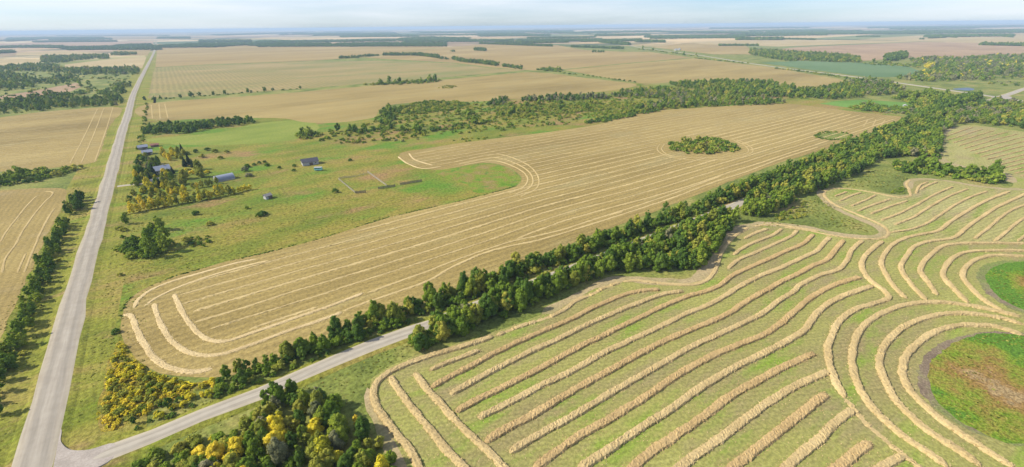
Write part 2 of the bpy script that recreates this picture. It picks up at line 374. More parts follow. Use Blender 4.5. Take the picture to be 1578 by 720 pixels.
# left of the range road
sheet('road_verge', [(-78, 120), (-30, 120), (-32, 1100), (-24, 3000), (-62, 3000), (-80, 1100)], M_DITCH, 0.02, px=False)
sheet('road_verge', [(-140, 60), (-30, 60), (-30, 119.8), (-140, 119.8)], M_DITCH, 0.02, px=False)
sheet('stubble_field', [(-260, 200), (0, 181), (60, 173), (120, 168), (177, 165), (166, 200), (152, 240), (143, 251), (90, 258), (0, 265), (-260, 290)], M_STUB, 0.05, step=6, wob=0.5)
sheet('stubble_field', [(-300, 310), (0, 294), (60, 290), (99, 291), (103, 300), (92, 328), (72, 365), (52, 408), (30, 455), (12, 495), (0, 525), (-200, 900), (-400, 700)], M_STUBL, 0.05, step=5, wob=0.3)
Zl = lambda pts: Z3(0, 30, pts, 4.8)
sheet('pale_stubble_field', Zl([(480, 335), (640, 315), (850, 292), (1085, 275), (1052, 362), (800, 362), (480, 360)]), M_STUBP, 0.12)
sheet('pale_stubble_field', Zl([(-300, 300), (0, 290), (150, 290), (296, 298), (292, 328), (120, 342), (-300, 352)]), M_STUBP, 0.12)
sheet('pale_stubble_field', Zl([(112, 268), (130, 247), (480, 235), (800, 252), (690, 266), (300, 268)]), M_STUBP, 0.12)
sheet('pale_stubble_field', Zl([(860, 224), (1120, 214), (1092, 268), (812, 268), (806, 262), (870, 245)]), M_STUBO, 0.12)
sheet('brown_field', Zl([(-300, 180), (70, 178), (300, 168), (1140, 160), (1130, 188), (800, 196), (400, 200), (-300, 210)]), M_BROWN, 0.3)
sheet('brown_field', Zl([(-300, 140), (100, 135), (400, 118), (1150, 108), (1142, 140), (700, 146), (350, 148), (-300, 165)]), M_STUBO, 0.3)
sheet('marsh_meadow', Zl([(-100, 580), (250, 530), (560, 470), (620, 490), (500, 545), (250, 570), (-100, 600)]), M_BROWN, 0.06)
# beyond the far side of the quarter section
Zr = lambda pts: Z3(220, 30, pts, 4.8)
sheet('green_stubble_field', [(228, 152), (236, 112), (239, 105), (330, 100), (480, 95), (600, 94), (700, 98), (752, 105), (812, 108), (690, 119), (560, 129), (465, 137), (330, 146)], M_STUBG, 0.10)
sheet('grey_stubble_field', [(239.5, 104), (242.5, 74), (330, 71), (480, 68), (640, 70), (690, 72), (560, 88), (480, 94), (330, 99)], M_STUBO, 0.12)
sheet('orange_stubble_field', [(560, 89), (690, 72.5), (760, 68), (860, 70), (900, 77), (960, 80), (1000, 80), (1066, 89), (960, 98), (866, 107), (820, 108.5), (756, 104), (700, 97)], M_STUBO, 0.14)
sheet('golden_stubble_field', [(868, 108), (960, 99), (1070, 90), (1190, 104), (1308, 125), (1298, 130), (1232, 136), (1180, 126), (1100, 124), (1020, 128), (990, 129), (940, 121)], M_STUB, 0.16)
sheet('pale_stubble_field', [(756, 64), (800, 61), (830, 59), (880, 60), (910, 62), (820, 65)], M_STUBP, 0.2)
sheet('orange_stubble_field', [(1004, 73), (1060, 66), (1150, 71), (1165, 84), (1100, 84)], M_STUBO, 0.2)
sheet('pale_stubble_field', [(1060, 65), (1180, 60.5), (1330, 62), (1420, 64), (1200, 72), (1080, 68)], M_STUBP, 0.22)
sheet('brown_field', [(1180, 78), (1230, 73), (1420, 64.5), (1650, 70), (1700, 90), (1560, 88), (1490, 91), (1400, 89), (1330, 94), (1220, 82)], M_BROWN, 0.24)
sheet('pale_stubble_field', [(1320, 61), (1420, 54.5), (1578, 55), (1700, 56), (1700, 68), (1560, 68)], M_STUBP, 0.26)
sheet('pale_stubble_field', [(1130, 80), (1150, 76), (1215, 82), (1210, 86)], M_STUBO, 0.26)
sheet('crop_field', [(1172, 97), (1230, 94), (1330, 97), (1400, 103), (1424, 112), (1380, 119), (1340, 119), (1260, 109)], M_CROP, 0.2)
sheet('crop_field', [(1262, 160), (1290, 156), (1330, 154), (1395, 158), (1432, 166), (1420, 173), (1370, 172), (1300, 165)], M_LUSH, 0.10)
sheet('marsh_meadow', [(1418, 124), (1460, 126), (1530, 132), (1560, 140), (1530, 146), (1480, 142), (1430, 131)], M_GRASS, 0.06)

# the quarter section
sheet('pasture', [(222, 168), (232, 182), (580, 176), (980, 128), (1240, 150), (1420, 185), (1000, 178), (640, 240), (800, 290), (400, 400), (190, 480), (150, 660), (160, 600), (190, 440), (205, 330), (218, 230)], M_PAST, 0.03)
P_TOP = [(231, 160), (400, 147), (600, 130), (740, 118), (820, 111.5), (900, 120), (980, 130), (975, 134), (930, 141), (800, 152), (735, 157), (690, 156), (640, 158), (597, 163), (583, 172), (575, 182), (545, 187), (500, 190), (465, 188), (440, 183), (395, 182), (300, 184), (229, 184)]
sheet('stubble_field', P_TOP, M_STUB, 0.06, step=14, wob=0.6)
P_MAIN = [(186, 505), (189, 480), (203, 457), (240, 437), (300, 417), (373, 398), (400, 392), (500, 366), (600, 335), (700, 312), (760, 297), (795, 287), (804, 277), (792, 263), (770, 254), (745, 251), (715, 256), (680, 262), (650, 260), (628, 252), (614, 242), (620, 235), (650, 230), (700, 222), (760, 214), (850, 203), (920, 192), (960, 181), (1000, 172), (1100, 165), (1180, 160), (1215, 160), (1300, 170), (1390, 181), (1400, 185), (1380, 192), (1300, 222), (1200, 252), (1100, 290), (1000, 330), (900, 367), (830, 400), (700, 445), (600, 490), (520, 515), (440, 548), (360, 578), (300, 583), (245, 575), (210, 552), (192, 528)]
_, PM = sheet('stubble_field', P_MAIN, M_STUB, 0.07, step=5, wob=0.25)
sheet('meadow', [(225, 215), (330, 205), (400, 190), (470, 186), (490, 200), (455, 215), (380, 222), (300, 224)], M_MEADOW, 0.05, step=6, wob=0.6)
sheet('wet_meadow', [(668, 264), (715, 256.5), (745, 252), (770, 255), (790, 264), (802, 276), (795, 286), (760, 295), (735, 298), (720, 285), (690, 275)], M_MARSH, 0.05, step=4, wob=0.4)
sheet('weed_patch', [(150, 640), (160, 590), (172, 545), (185, 525), (205, 552), (240, 577), (300, 590), (330, 585), (290, 610), (220, 640), (170, 668)], M_WEED, 0.05, step=3, wob=0.4)

MARGIN = [(186, 505), (189, 480), (203, 457), (240, 437), (300, 417), (373, 398), (400, 392), (500, 366), (600, 335), (700, 312), (760, 297), (795, 287)]
# south of the side road: field laid in windrows
P_SW = [(640, 760), (622, 715), (598, 665), (578, 625), (568, 600), (574, 583), (600, 565), (640, 549), (690, 535), (760, 512), (830, 486), (870, 466), (930, 437), (960, 430), (1010, 434), (1062, 433), (1088, 421), (1104, 396), (1120, 370), (1142, 352), (1175, 345), (1240, 350), (1290, 361), (1335, 367), (1356, 366), (1352, 352), (1330, 340), (1297, 326), (1270, 309), (1262, 297), (1275, 290), (1320, 290), (1370, 299), (1400, 300), (1398, 284), (1405, 275), (1440, 276), (1500, 285), (1548, 291), (1562, 282), (1545, 267), (1510, 261), (1475, 255), (1450, 246), (1444, 230), (1454, 206), (1475, 195), (1500, 193), (1578, 203), (1760, 230), (2600, 500), (2400, 1100), (1578, 1500), (760, 1100)]
_, PSW = sheet('swathed_field', P_SW, M_SWATH, 0.06, step=5, wob=0.25)
sheet('far_swathed_field', [(1462, 262), (1448, 246), (1444, 230), (1454, 207), (1475, 196), (1500, 194), (1578, 204), (1740, 229), (1800, 300), (1640, 285), (1570, 274), (1510, 262)], M_SWATH2, 0.08, step=6, wob=0.3)
sheet('upper_swathed_field', [(1264, 298), (1276, 291), (1320, 291), (1370, 300), (1400, 301), (1440, 278), (1500, 286), (1550, 292), (1600, 290), (1800, 310), (1900, 370), (1578, 372), (1440, 374), (1370, 364), (1340, 342), (1300, 327), (1272, 310)], M_SWATH2, 0.075, step=5, wob=0.3)
# sloughs
M_RIM = ground_mat('slough_rim_grass', [(0.3, (0.10, 0.24, 0.02)), (0.55, (0.17, 0.31, 0.025)), (0.8, (0.26, 0.30, 0.04))], [((0.27, 0.25, 0.06), 0.58, 0.75)], 0.09, 1.3, None, None, 0.4, 0.9)
def slough_mat(name, cx, cy, rad):
    m, n, b = new_mat(name); co = objco(n)
    d = n.nodes.new('ShaderNodeVectorMath'); d.operation = 'DISTANCE'; n.links.new(co, d.inputs[0]); d.inputs[1].default_value = (cx, cy, 0.1)
    v = math_(n, 'ADD', math_(n, 'DIVIDE', d.outputs['Value'], rad), math_(n, 'MULTIPLY', math_(n, 'SUBTRACT', noise(n, co, 0.11, 8, 0.68), 0.5), 2.4))
    c = ramp(n, [(0.0, (0.40, 0.28, 0.13)), (0.14, (0.36, 0.22, 0.08)), (0.3, (0.32, 0.205, 0.055)), (0.46, (0.29, 0.245, 0.048)), (0.62, (0.27, 0.28, 0.042)), (0.82, (0.20, 0.29, 0.025)), (1.0, (0.12, 0.24, 0.025))]); n.links.new(v, c.inputs[0])
    f = noise(n, co, 1.3, 5, .7, 2.2); fr = ramp(n, [(.25, (.62,) * 3), (.75, (1.38,) * 3)]); n.links.new(f, fr.inputs[0])
    n.links.new(mixc(n, 1.0, c.outputs[0], fr.outputs[0], 'MULTIPLY'), b.inputs['Base Color'])
    bp = n.nodes.new('ShaderNodeBump'); bp.inputs['Strength'].default_value = 0.9; bp.inputs['Distance'].default_value = 0.6
    n.links.new(f, bp.inputs['Height']); n.links.new(bp.outputs[0], b.inputs['Normal'])
    return m
def zone(name, pts, mat, z, wob):
    return sheet(name, pts, mat, z, step=1.6, wob=wob)
zone('slough_mud', [(1417, 600), (1415, 568), (1430, 543), (1460, 525), (1502, 514), (1560, 512), (1640, 527), (1700, 580), (1700, 650), (1640, 688), (1560, 686), (1490, 661), (1443, 632)], M_MUD, 0.085, 0.3)
zone('slough_grass', [(1433, 588), (1434, 562), (1455, 538), (1495, 519), (1545, 514), (1620, 529), (1680, 580), (1670, 645), (1600, 684), (1550, 682), (1488, 655), (1448, 622)], slough_mat('slough_sedge', *G(1550, 600), 28), 0.10, 0.3)
zone('slough_mud', [(1506, 430), (1512, 412), (1537, 403), (1578, 402), (1680, 407), (1720, 440), (1690, 488), (1620, 492), (1560, 477), (1522, 453)], M_MUD, 0.085, 0.3)
zone('slough_grass', [(1519, 432), (1526, 415), (1550, 406), (1590, 404), (1660, 411), (1705, 440), (1675, 483), (1600, 484), (1553, 467)], slough_mat('green_slough_sedge', *G(1610, 442), 15), 0.10, 0.22)
# pale headland tracks along the windrowed field
def strip(name, cl, width, mat, z, step=3.0):
    P = catmull(GG(cl), step); T = np.gradient(P, axis=0); T /= np.linalg.norm(T, axis=1)[:, None]; N = np.stack([-T[:, 1], T[:, 0]], 1)
    hw = width / 2 * (1 + 0.7 * np.convolve(RNG.normal(0, 1, len(P) + 4), np.ones(5) / 5, 'valid'))
    hw[0] = hw[-1] = 0.1
    A = P + N * hw[:, None]; B = P - N * hw[:, None]
    V = [(x, y, z) for x, y in A] + [(x, y, z) for x, y in B]; k = len(P)
    me = pydata(name, V, [(i, k + i, k + i + 1, i + 1) for i in range(k - 1)], mat)
    if me.polygons[0].normal.z < 0: me.flip_normals()
    o = link(name, me); o['kind'] = 'structure'
    return o
strip('headland_track', [(640, 790), (612, 715), (590, 665), (572, 620), (566, 598)], 3.0, M_HEAD, 0.09)
strip('headland_track', [(835, 484), (870, 466), (930, 436), (960, 430), (1010, 434), (1062, 433), (1088, 420), (1104, 395), (1120, 370), (1142, 352), (1175, 345)], 4.5, M_HEAD, 0.09)
strip('headland_track', [(1160, 344), (1240, 350), (1290, 361), (1335, 366), (1360, 362), (1356, 352), (1330, 340), (1297, 326), (1270, 309), (1264, 297), (1278, 291)], 4.0, M_HEAD, 0.094)
strip('headland_track', [(1400, 292), (1402, 280), (1420, 276), (1460, 279), (1500, 286), (1545, 291), (1580, 292)], 4.0, M_HEAD, 0.094)
strip('headland_track', [(1560, 282), (1545, 267), (1510, 261), (1475, 255), (1450, 246), (1444, 230), (1454, 207), (1470, 196)], 5.0, M_HEAD, 0.094)

# ------------------------------------------------------------------ roads: low embankments with a crowned carriageway
def road(name, cl, width, mat, top=0.45, px=True, step=8, label=None, slope=2.2):
    P = catmull(GG(cl) if px else cl, step)
    T = np.gradient(P, axis=0); T /= np.linalg.norm(T, axis=1)[:, None]; N = np.stack([-T[:, 1], T[:, 0]], 1)
    hw = width / 2
    prof = [(-hw - slope, -0.02), (-hw, top * 0.85), (-hw * 0.5, top * 0.96), (0, top), (hw * 0.5, top * 0.96), (hw, top * 0.85), (hw + slope, -0.02)]
    V = []; Fc = []; mi = []; along = []
    acc = 0
    for i in range(len(P)):
        if i: acc += np.linalg.norm(P[i] - P[i - 1])
        along.append(acc)
        for k, (o, z) in enumerate(prof):
            j = RNG.normal(0, 0.22) if k in (1, 5) else 0
            V.append((P[i][0] + N[i][0] * (o + j), P[i][1] + N[i][1] * (o + j), z))
    K = len(prof)
    for i in range(len(P) - 1):
        for k in range(K - 1):
            Fc.append((i * K + k, (i + 1) * K + k, (i + 1) * K + k + 1, i * K + k + 1)); mi.append(1 if k in (0, K - 2) else 0)
    me = pydata(name, V, Fc, mat, True); me.materials.append(M_DITCH); me.polygons.foreach_set('material_index', mi)
    ul = me.uv_layers.new(name='UVMap')
    for lp in me.loops:
        vi = lp.vertex_index; k = vi % K
        ul.data[lp.index].uv = (min(1, max(0, (prof[k][0] + hw) / width)), along[vi // K])
    me.update()
    for p in me.polygons:
        if p.normal.z < 0: p.flip()
    o = link(name, me); o['kind'] = 'structure'
    if label: o['label'] = label
    return o
RX = -53.5
RANGE = [(-52.5, -60), (-52.8, 60)] + GG([(53, 718), (122.5, 440), (167, 285), (189.5, 200), (196.5, 180), (204.3, 150), (219, 117), (229.6, 97), (235.5, 85), (239.3, 75), (240.7, 62)])
road('range_road', RANGE, 8.4, M_ROAD, 0.7, px=False, step=14)
SIDE = [(-53.5, 128.2)] + GG([(155.6, 704), (233, 675), (311, 642), (400, 607), (450.6, 586), (516.7, 556.7), (575, 533), (633, 512), (664.5, 500), (900, 408), (1130, 318), (1275, 257), (1415, 192), (1480, 166), (1538, 151.5)])
SIDE[1] = (-38, 128.3)
road('side_road', SIDE, 6.0, M_ROAD2, 0.5, px=False, step=8)
road('grid_road', [(960, 66), (985, 73.5), (1060, 83), (1190, 103), (1310, 118), (1420, 133.5), (1540, 151), (1600, 160), (1700, 175)], 11, M_ROAD2, 0.6, step=25)
road('grid_road', [(1540, 151), (1560, 144), (1580, 137), (1610, 127)], 9, M_ROAD2, 0.55, step=20)
road('driveway', [(167, 289), (178, 288), (192, 286.5), (215, 284), (238, 281)], 4, M_ROAD2, 0.25, step=4, slope=1)
# junction fillets
M_APRON = ground_mat('gravel_apron', [(0.2, (0.30, 0.26, 0.22)), (0.5, (0.35, 0.30, 0.255)), (0.8, (0.40, 0.35, 0.30))], None, 0.2, 2.0, None, None, 0.12, 0.1)
def fillet(pts, z):
    P = catmull(np.array(pts), 1.2, True); zz = np.interp(P[:, 0], [-49, -38], [0.60, 0.47]) if z == 0.60 else np.full(len(P), z)
    V = [(x, y, h) for (x, y), h in zip(P, zz)]; k = len(V); c = P.mean(0)
    V += [(x + (x - c[0]) * .05, y + (y - c[1]) * .05, -.02) for x, y in P]
    me = pydata('junction_apron', V, [tuple(range(k))] + [(i, (i + 1) % k, k + (i + 1) % k, k + i) for i in range(k)], M_APRON)
    if me.polygons[0].normal.z < 0: me.flip_normals()
    link('junction_apron', me)['kind'] = 'structure'
fillet([(-52.5, 146), (-49.3, 146), (-48.4, 140), (-46, 135.2), (-42, 132.4), (-37, 131.2), (-37, 125.3), (-42, 123.8), (-46, 120.5), (-48.4, 114), (-49.3, 108), (-52.5, 108)], 0.60)
fillet(GG([(1530, 149.5), (1543, 148.6), (1556, 149.5), (1556, 152.4), (1543, 152.4), (1530, 151)]), 0.62)

# ------------------------------------------------------------------ straw windrows
def windrow_mesh(pts, width, height, step, mat, ragged=0.08, breaks=0.0):
    P = catmull(pts, step)
    if len(P) < 3: P = np.array([P[0], (P[0] + P[-1]) / 2, P[-1]])
    T = np.gradient(P, axis=0); T /= np.maximum(1e-6, np.linalg.norm(T, axis=1))[:, None]; N = np.stack([-T[:, 1], T[:, 0]], 1)
    n_ = len(P); U = np.array([-1.0, -0.82, -0.42, 0.0, 0.42, 0.82, 1.0])
    Hh = np.array([0.0, 0.80, 0.97, 1.0, 0.97, 0.80, 0.0])
    k = np.ones(9) / 9
    sm = lambda: np.convolve(RNG.normal(0, 1, n_ + 8), k, 'valid') * 1.6
    wv = 1 + 0.09 * sm(); hv = 1 + 0.12 * sm(); cen = 0.10 * sm()
    if breaks:
        br = np.convolve(RNG.normal(0, 1, n_ + 4), np.ones(5) / 5, 'valid'); hv = np.where(br > breaks, hv, hv * 0.12); wv = np.where(br > breaks, wv, wv * 0.75)
    d = np.minimum(np.arange(n_), np.arange(n_)[::-1]) * step
    tp = np.clip(d / 1.6, 0.0, 1) ** 0.5
    tp = 0.15 + 0.85 * tp
    off = (U[None, :] * (wv * tp * width / 2)[:, None]) + cen[:, None] + RNG.normal(0, ragged * width / 2, (n_, 7)) * np.array([1.2, .8, .5, .4, .5, .8, 1.2])
    z = Hh[None, :] * (hv * tp * height)[:, None] * (1 + RNG.normal(0, ragged * 1.1, (n_, 7)))
    z = np.maximum(z, 0); z[:, 0] = -0.02; z[:, -1] = -0.02; z += 0.07
    jl = RNG.normal(0, step * 0.22, (n_, 7))
    X = P[:, None, 0] + N[:, None, 0] * off + T[:, None, 0] * jl; Y = P[:, None, 1] + N[:, None, 1] * off + T[:, None, 1] * jl
    V = np.stack([X, Y, z], 2).reshape(-1, 3)
    V[:, :2] -= P[0]
    Fc = []
    for i in range(n_ - 1):
        for q in range(6):
            a = i * 7 + q; Fc.append((a, a + 1, a + 8, a + 7))
    Fc.append(tuple(range(6, -1, -1))); Fc.append(tuple((n_ - 1) * 7 + q for q in range(7)))
    EX = []
    if step < 0.7:                                  # loose straw sticking out of the swath
        for i in range(n_):
            for _ in range(6):
                u_ = RNG.uniform(-1.15, 1.15) if _ < 4 else RNG.normal(0, 1.3); c = P[i] - P[0] + N[i] * (u_ * wv[i] * width / 2 + cen[i]) + T[i] * RNG.uniform(-step, step)
                z0 = 0.07 + max(0.02, (1 - min(1, abs(u_)) ** 4) * hv[i] * height * tp[i] * 0.97); a = RNG.uniform(0, 6.283); l_ = RNG.uniform(.15, .42)
                dx, dy = math.cos(a) * l_, math.sin(a) * l_; wx, wy = -math.sin(a) * .09, math.cos(a) * .09
                rise = RNG.uniform(0.02, .16)
                EX.append(((c[0] - wx, c[1] - wy, z0 - .03), (c[0] + wx, c[1] + wy, z0 - .03), (c[0] + dx + wx, c[1] + dy + wy, z0 + rise), (c[0] + dx - wx, c[1] + dy - wy, z0 + rise)))
    Vl = [tuple(v) for v in V]
    for q4 in EX:
        k0 = len(Vl); Vl += list(q4); Fc.append((k0, k0 + 1, k0 + 2, k0 + 3))
    me = pydata('straw_windrow', Vl, Fc, mat)
    # faces up
    if me.polygons[2].normal.z < 0: me.flip_normals()
    return me, P[0]
def windrow(pts, label, group, width=2.1, height=0.68, step=0.5, mat=None, px=True, ragged=0.105, breaks=0.0):
    W_ = GG(pts) if px else pts
    me, o0 = windrow_mesh(W_, width, height, step, mat or M_STRAW, ragged, breaks)
    o = link('straw_windrow', me); o.location = (o0[0], o0[1], 0)
    return tag(o, label, 'windrow', group)
R1 = lambda p: Z3(560, 480, p); R2 = lambda p: Z3(860, 480, p); R3 = lambda p: Z3(1178, 480, p)
R4 = lambda p: Z3(860, 340, p); R5 = lambda p: Z3(1178, 340, p); R6 = lambda p: Z3(1178, 220, p)
windrow(R1([(285, 765), (255, 720), (220, 650), (165, 580), (100, 500), (62, 440), (47, 380), (62, 330), (110, 290), (180, 255), (260, 222), (350, 195), (430, 172), (520, 145), (600, 118)]),
        'straw windrow bending round the field corner beside the gravel side road', 'headland windrows', 2.2, 0.7)
windrow(R1([(615, 113), (660, 95), (740, 65), (820, 40), (910, 5)]) + R4([(80, 375), (150, 345), (220, 310), (290, 285)]),
        'broken straw windrow in tree shade along the south tree belt', 'headland windrows', 1.8, 0.5, breaks=-0.25)
windrow(R4([(300, 283), (370, 279), (450, 288), (540, 297), (640, 295), (700, 268), (730, 220), (755, 150), (790, 100), (840, 55), (880, 33)]),
        'flattened straw windrow winding round the bulge of the south tree belt', 'headland windrows', 1.7, 0.4)
windrow(R4([(900, 27), (1000, 18), (1100, 32), (1200, 48)]) + R6([(100, 392), (200, 407), (300, 427), (400, 441), (500, 446), (550, 440), (574, 420), (560, 395), (520, 370), (460, 345), (400, 320), (330, 290), (290, 262), (275, 238), (290, 218), (340, 212), (420, 218), (500, 231), (560, 243), (620, 253), (670, 248), (668, 220), (657, 190), (672, 172)]),
        'flat straw windrow outlining the triangular grass patches in the field', 'headland windrows', 1.5, 0.25, 0.65, ragged=.2)
windrow(R1([(125, 300), (160, 360), (210, 430), (250, 480), (300, 540), (350, 600), (400, 660), (460, 720), (500, 770)]), 'straw windrow running down the field end, second from the aspen grove', 'field end windrows')
windrow(R1([(235, 285), (270, 330), (310, 380), (360, 430), (400, 480), (450, 530), (520, 600), (580, 650), (640, 715), (690, 770)]), 'straw windrow crossing the tips of the long parallel windrows', 'field end windrows')
ORD = 'first second third fourth fifth sixth seventh eighth ninth tenth eleventh twelfth thirteenth fourteenth fifteenth sixteenth seventeenth eighteenth nineteenth twentieth'.split()
ORD += ['twenty-' + q for q in ORD[:9]] + ['thirtieth'] + ['thirty-' + q for q in ORD[:9]]
par = [
    (R1([(305, 275), (400, 235), (480, 205), (540, 180)]), 1.8, 'short straw stub in the corner of the headland windrow'),
    (R1([(310, 355), (400, 305), (480, 265), (560, 220), (660, 170), (760, 125), (860, 80), (960, 38)]) + R4([(130, 420), (230, 375), (330, 338), (420, 323), (470, 322)]), 2.1, None),
    (R1([(400, 385), (500, 330), (600, 275), (700, 225), (800, 175), (900, 130), (1000, 80), (1100, 35)]) + R4([(300, 412), (400, 372), (500, 340), (580, 328)]), 2.1, None),
    (R1([(425, 468), (500, 425), (600, 375), (700, 325), (800, 275), (900, 220), (1000, 165), (1100, 118)]) + R4([(300, 487), (400, 440), (500, 392), (600, 352), (680, 330), (750, 300), (800, 260), (870, 225), (950, 190), (1050, 145), (1130, 110), (1180, 65)]), 2.2, None),
    (R1([(530, 495), (620, 450), (720, 400), (820, 345), (920, 300), (1020, 245), (1120, 188)]) + R4([(300, 572), (400, 525), (500, 478), (600, 430), (700, 390), (770, 350), (850, 300), (930, 260), (1030, 220), (1120, 178), (1195, 142)]) + R5([(270, 110), (303, 78)]), 2.2, None),
    (R1([(560, 605), (650, 550), (750, 500), (850, 440), (950, 380), (1050, 322), (1150, 270)]) + R2([(300, 240), (400, 185), (500, 135), (600, 92), (700, 52), (800, 5)]) + R4([(860, 382), (950, 332), (1040, 280), (1120, 243)]) + R5([(225, 210), (285, 185), (325, 140), (367, 92)]), 2.2, None),
    (R1([(675, 655), (760, 600), (860, 545), (960, 490), (1060, 430), (1160, 368)]) + R2([(300, 347), (400, 290), (500, 232), (600, 173), (700, 127), (800, 82), (880, 45), (960, 0)]) + R4([(1020, 372), (1100, 322)]) + R5([(150, 312), (250, 258), (340, 228), (380, 187), (402, 140), (452, 94)]), 2.2, None),
    (R1([(790, 730), (880, 660), (980, 590), (1080, 530)]) + R2([(200, 522), (300, 460), (400, 400), (480, 345), (560, 290), (650, 240), (750, 190), (850, 150), (950, 110), (1040, 50)]) + R5([(80, 475), (150, 412), (230, 348), (330, 297), (442, 263)]), 2.2, None),
    (R2([(90, 735), (220, 650), (320, 582), (420, 517), (520, 455), (600, 395), (700, 330), (800, 270), (900, 220), (1000, 170), (1100, 115)]) + R5([(185, 508), (240, 432), (320, 372), (400, 337), (500, 304)]), 2.2, None),
    (R2([(320, 750), (420, 657), (520, 590), (620, 525), (700, 467), (770, 412), (860, 357), (960, 302), (1060, 250), (1185, 195)]), 2.3, None),
    (R2([(520, 755), (660, 650), (760, 580), (850, 512), (930, 452), (1020, 392), (1120, 337)]) + R3([(246, 300), (295, 277)]), 2.3, None),
    (R2([(770, 755), (900, 650), (1000, 572), (1100, 492), (1200, 412)]) + R3([(290, 385)]), 2.4, None),
    (R2([(1015, 765), (1060, 720), (1120, 662), (1200, 600)]) + R3([(330, 512), (412, 456)]), 2.4, None),
    (R3([(285, 765), (340, 720), (420, 657), (488, 605)]), 2.4, 'short stubby straw windrow ending beside the curved windrow'),
    (R3([(480, 765), (540, 722), (645, 668)]), 2.2, 'low straw end touching the broken curved windrow'),
]
for iw, (pts, wd, lab) in enumerate(par):
    windrow(pts, lab or f'{ORD[iw - 1]} long parallel straw windrow in the striped field counted from the south tree belt', 'parallel windrows of the striped field', wd * RNG.uniform(.95, 1.1), RNG.uniform(.65, .8), 0.45, M_STRAWB if iw % 2 else M_STRAW)
for pts in ([(785, 225), (830, 185), (900, 155), (990, 115), (1080, 72), (1106, 44)], [(810, 160), (860, 125), (920, 97), (990, 70), (1035, 38)], [(860, 85), (910, 60), (970, 38)]):
    windrow(R4(pts), 'short straw windrow between tree belt bulge and triangular grass patch', 'short windrows by the belt', 1.9, 0.6, 0.6)
SLW = 'the three nested straw windrow loops round the large dry slough'
windrow(R5([(545, 97), (480, 150), (448, 200), (465, 250), (505, 292), (550, 325), (572, 358), (500, 388), (420, 412), (350, 462), (312, 530), (292, 600)]) + R3([(300, 240), (330, 330), (370, 400)]), 'sinuous straw windrow hooking round where parallel rows meet the loops', 'slough loop windrows', 2.2, 0.7)
windrow(R3([(375, 405), (420, 460), (480, 530), (540, 580), (620, 650), (700, 712), (760, 760)]), 'broken low straw windrow crossing the ends of the parallel rows', 'slough loop windrows', 1.7, 0.4, 0.55, ragged=0.25, breaks=-0.3)
windrow(R5([(1180, 445), (1050, 415), (950, 395), (850, 382), (760, 380), (660, 390), (580, 415), (500, 455), (440, 510), (412, 580), (402, 650)]) + R3([(402, 235), (416, 300), (450, 380), (500, 450), (560, 510), (630, 570), (700, 620), (770, 665), (850, 725)]), 'outermost of ' + SLW, 'slough loop windrows', 2.2, 0.7)
windrow(R5([(1195, 482), (1080, 450), (950, 432), (850, 432), (750, 450), (650, 490), (580, 545), (540, 610), (530, 670)]) + R3([(535, 270), (565, 340), (610, 420), (680, 490), (750, 550), (830, 603), (920, 660), (1000, 720)]), 'middle of ' + SLW, 'slough loop windrows', 2.2, 0.7)
windrow(R5([(1195, 532), (1080, 495), (1000, 485), (900, 487), (800, 512), (720, 560), (660, 620), (636, 700)]) + R3([(640, 300), (665, 355), (720, 420), (800, 490), (880, 550), (960, 603), (1040, 655), (1150, 722)]), 'innermost of ' + SLW, 'slough loop windrows', 2.2, 0.7)
SL2W = 'curved straw windrow bending round the small green slough'
windrow(R5([(655, 362), (600, 310), (560, 250), (540, 200), (560, 150), (600, 108), (670, 77), (740, 62), (800, 50)]) + R6([(860, 366), (930, 322), (1000, 282), (1080, 247), (1130, 227)]), f'fifth curved straw windrow from the small green slough', 'green slough windrows', 2.0, 0.65)
windrow(R5([(745, 368), (690, 310), (645, 255), (630, 215), (660, 160), (700, 118), (770, 97), (870, 82)]) + R6([(930, 398), (1000, 347), (1080, 297), (1170, 256), (1210, 235)]), f'fourth curved straw windrow from the small green slough', 'green slough windrows', 2.0, 0.65)
windrow(R5([(795, 345), (750, 280), (720, 235), (740, 190), (780, 150), (830, 118), (920, 107), (1050, 106), (1210, 108)]), f'third curved straw windrow from the small green slough', 'green slough windrows', 2.0, 0.65)
windrow(R5([(940, 382), (870, 312), (825, 260), (840, 210), (880, 168), (940, 147), (1060, 140), (1210, 141)]), f'second curved straw windrow from the small green slough', 'green slough windrows', 2.0, 0.65)
windrow(R5([(1100, 422), (1010, 367), (940, 297), (915, 255), (940, 207), (990, 178), (1060, 163), (1210, 167)]), f'first curved straw windrow from the small green slough', 'green slough windrows', 2.0, 0.65)
UP = 'distant low straw windrow beyond the triangular grass patch'
for pts in ([(585, 416), (660, 405), (740, 380), (820, 330), (880, 290), (960, 250), (1030, 226)], [(600, 380), (680, 350), (760, 300), (850, 250), (940, 215)], [(540, 360), (620, 330), (700, 290), (790, 240), (870, 205)],
            [(490, 330), (570, 300), (660, 270)], [(430, 318), (500, 290), (585, 262)], [(400, 295), (460, 270), (515, 243)], [(345, 272), (400, 247), (445, 232)], [(325, 250), (380, 228)],
            [(720, 218), (760, 197), (800, 182)], [(700, 237), (718, 200), (755, 183)], [(970, 445), (1030, 400), (1100, 340), (1160, 305), (1210, 287)], [(1065, 457), (1120, 412), (1160, 377), (1210, 345)], [(1170, 455), (1215, 425)]):
    windrow(R6(pts), UP, 'distant windrows of the striped field', 1.5, 0.6, 0.65, ragged=.16)
EF = 'faint straw row in the far green field beyond the long bush island'
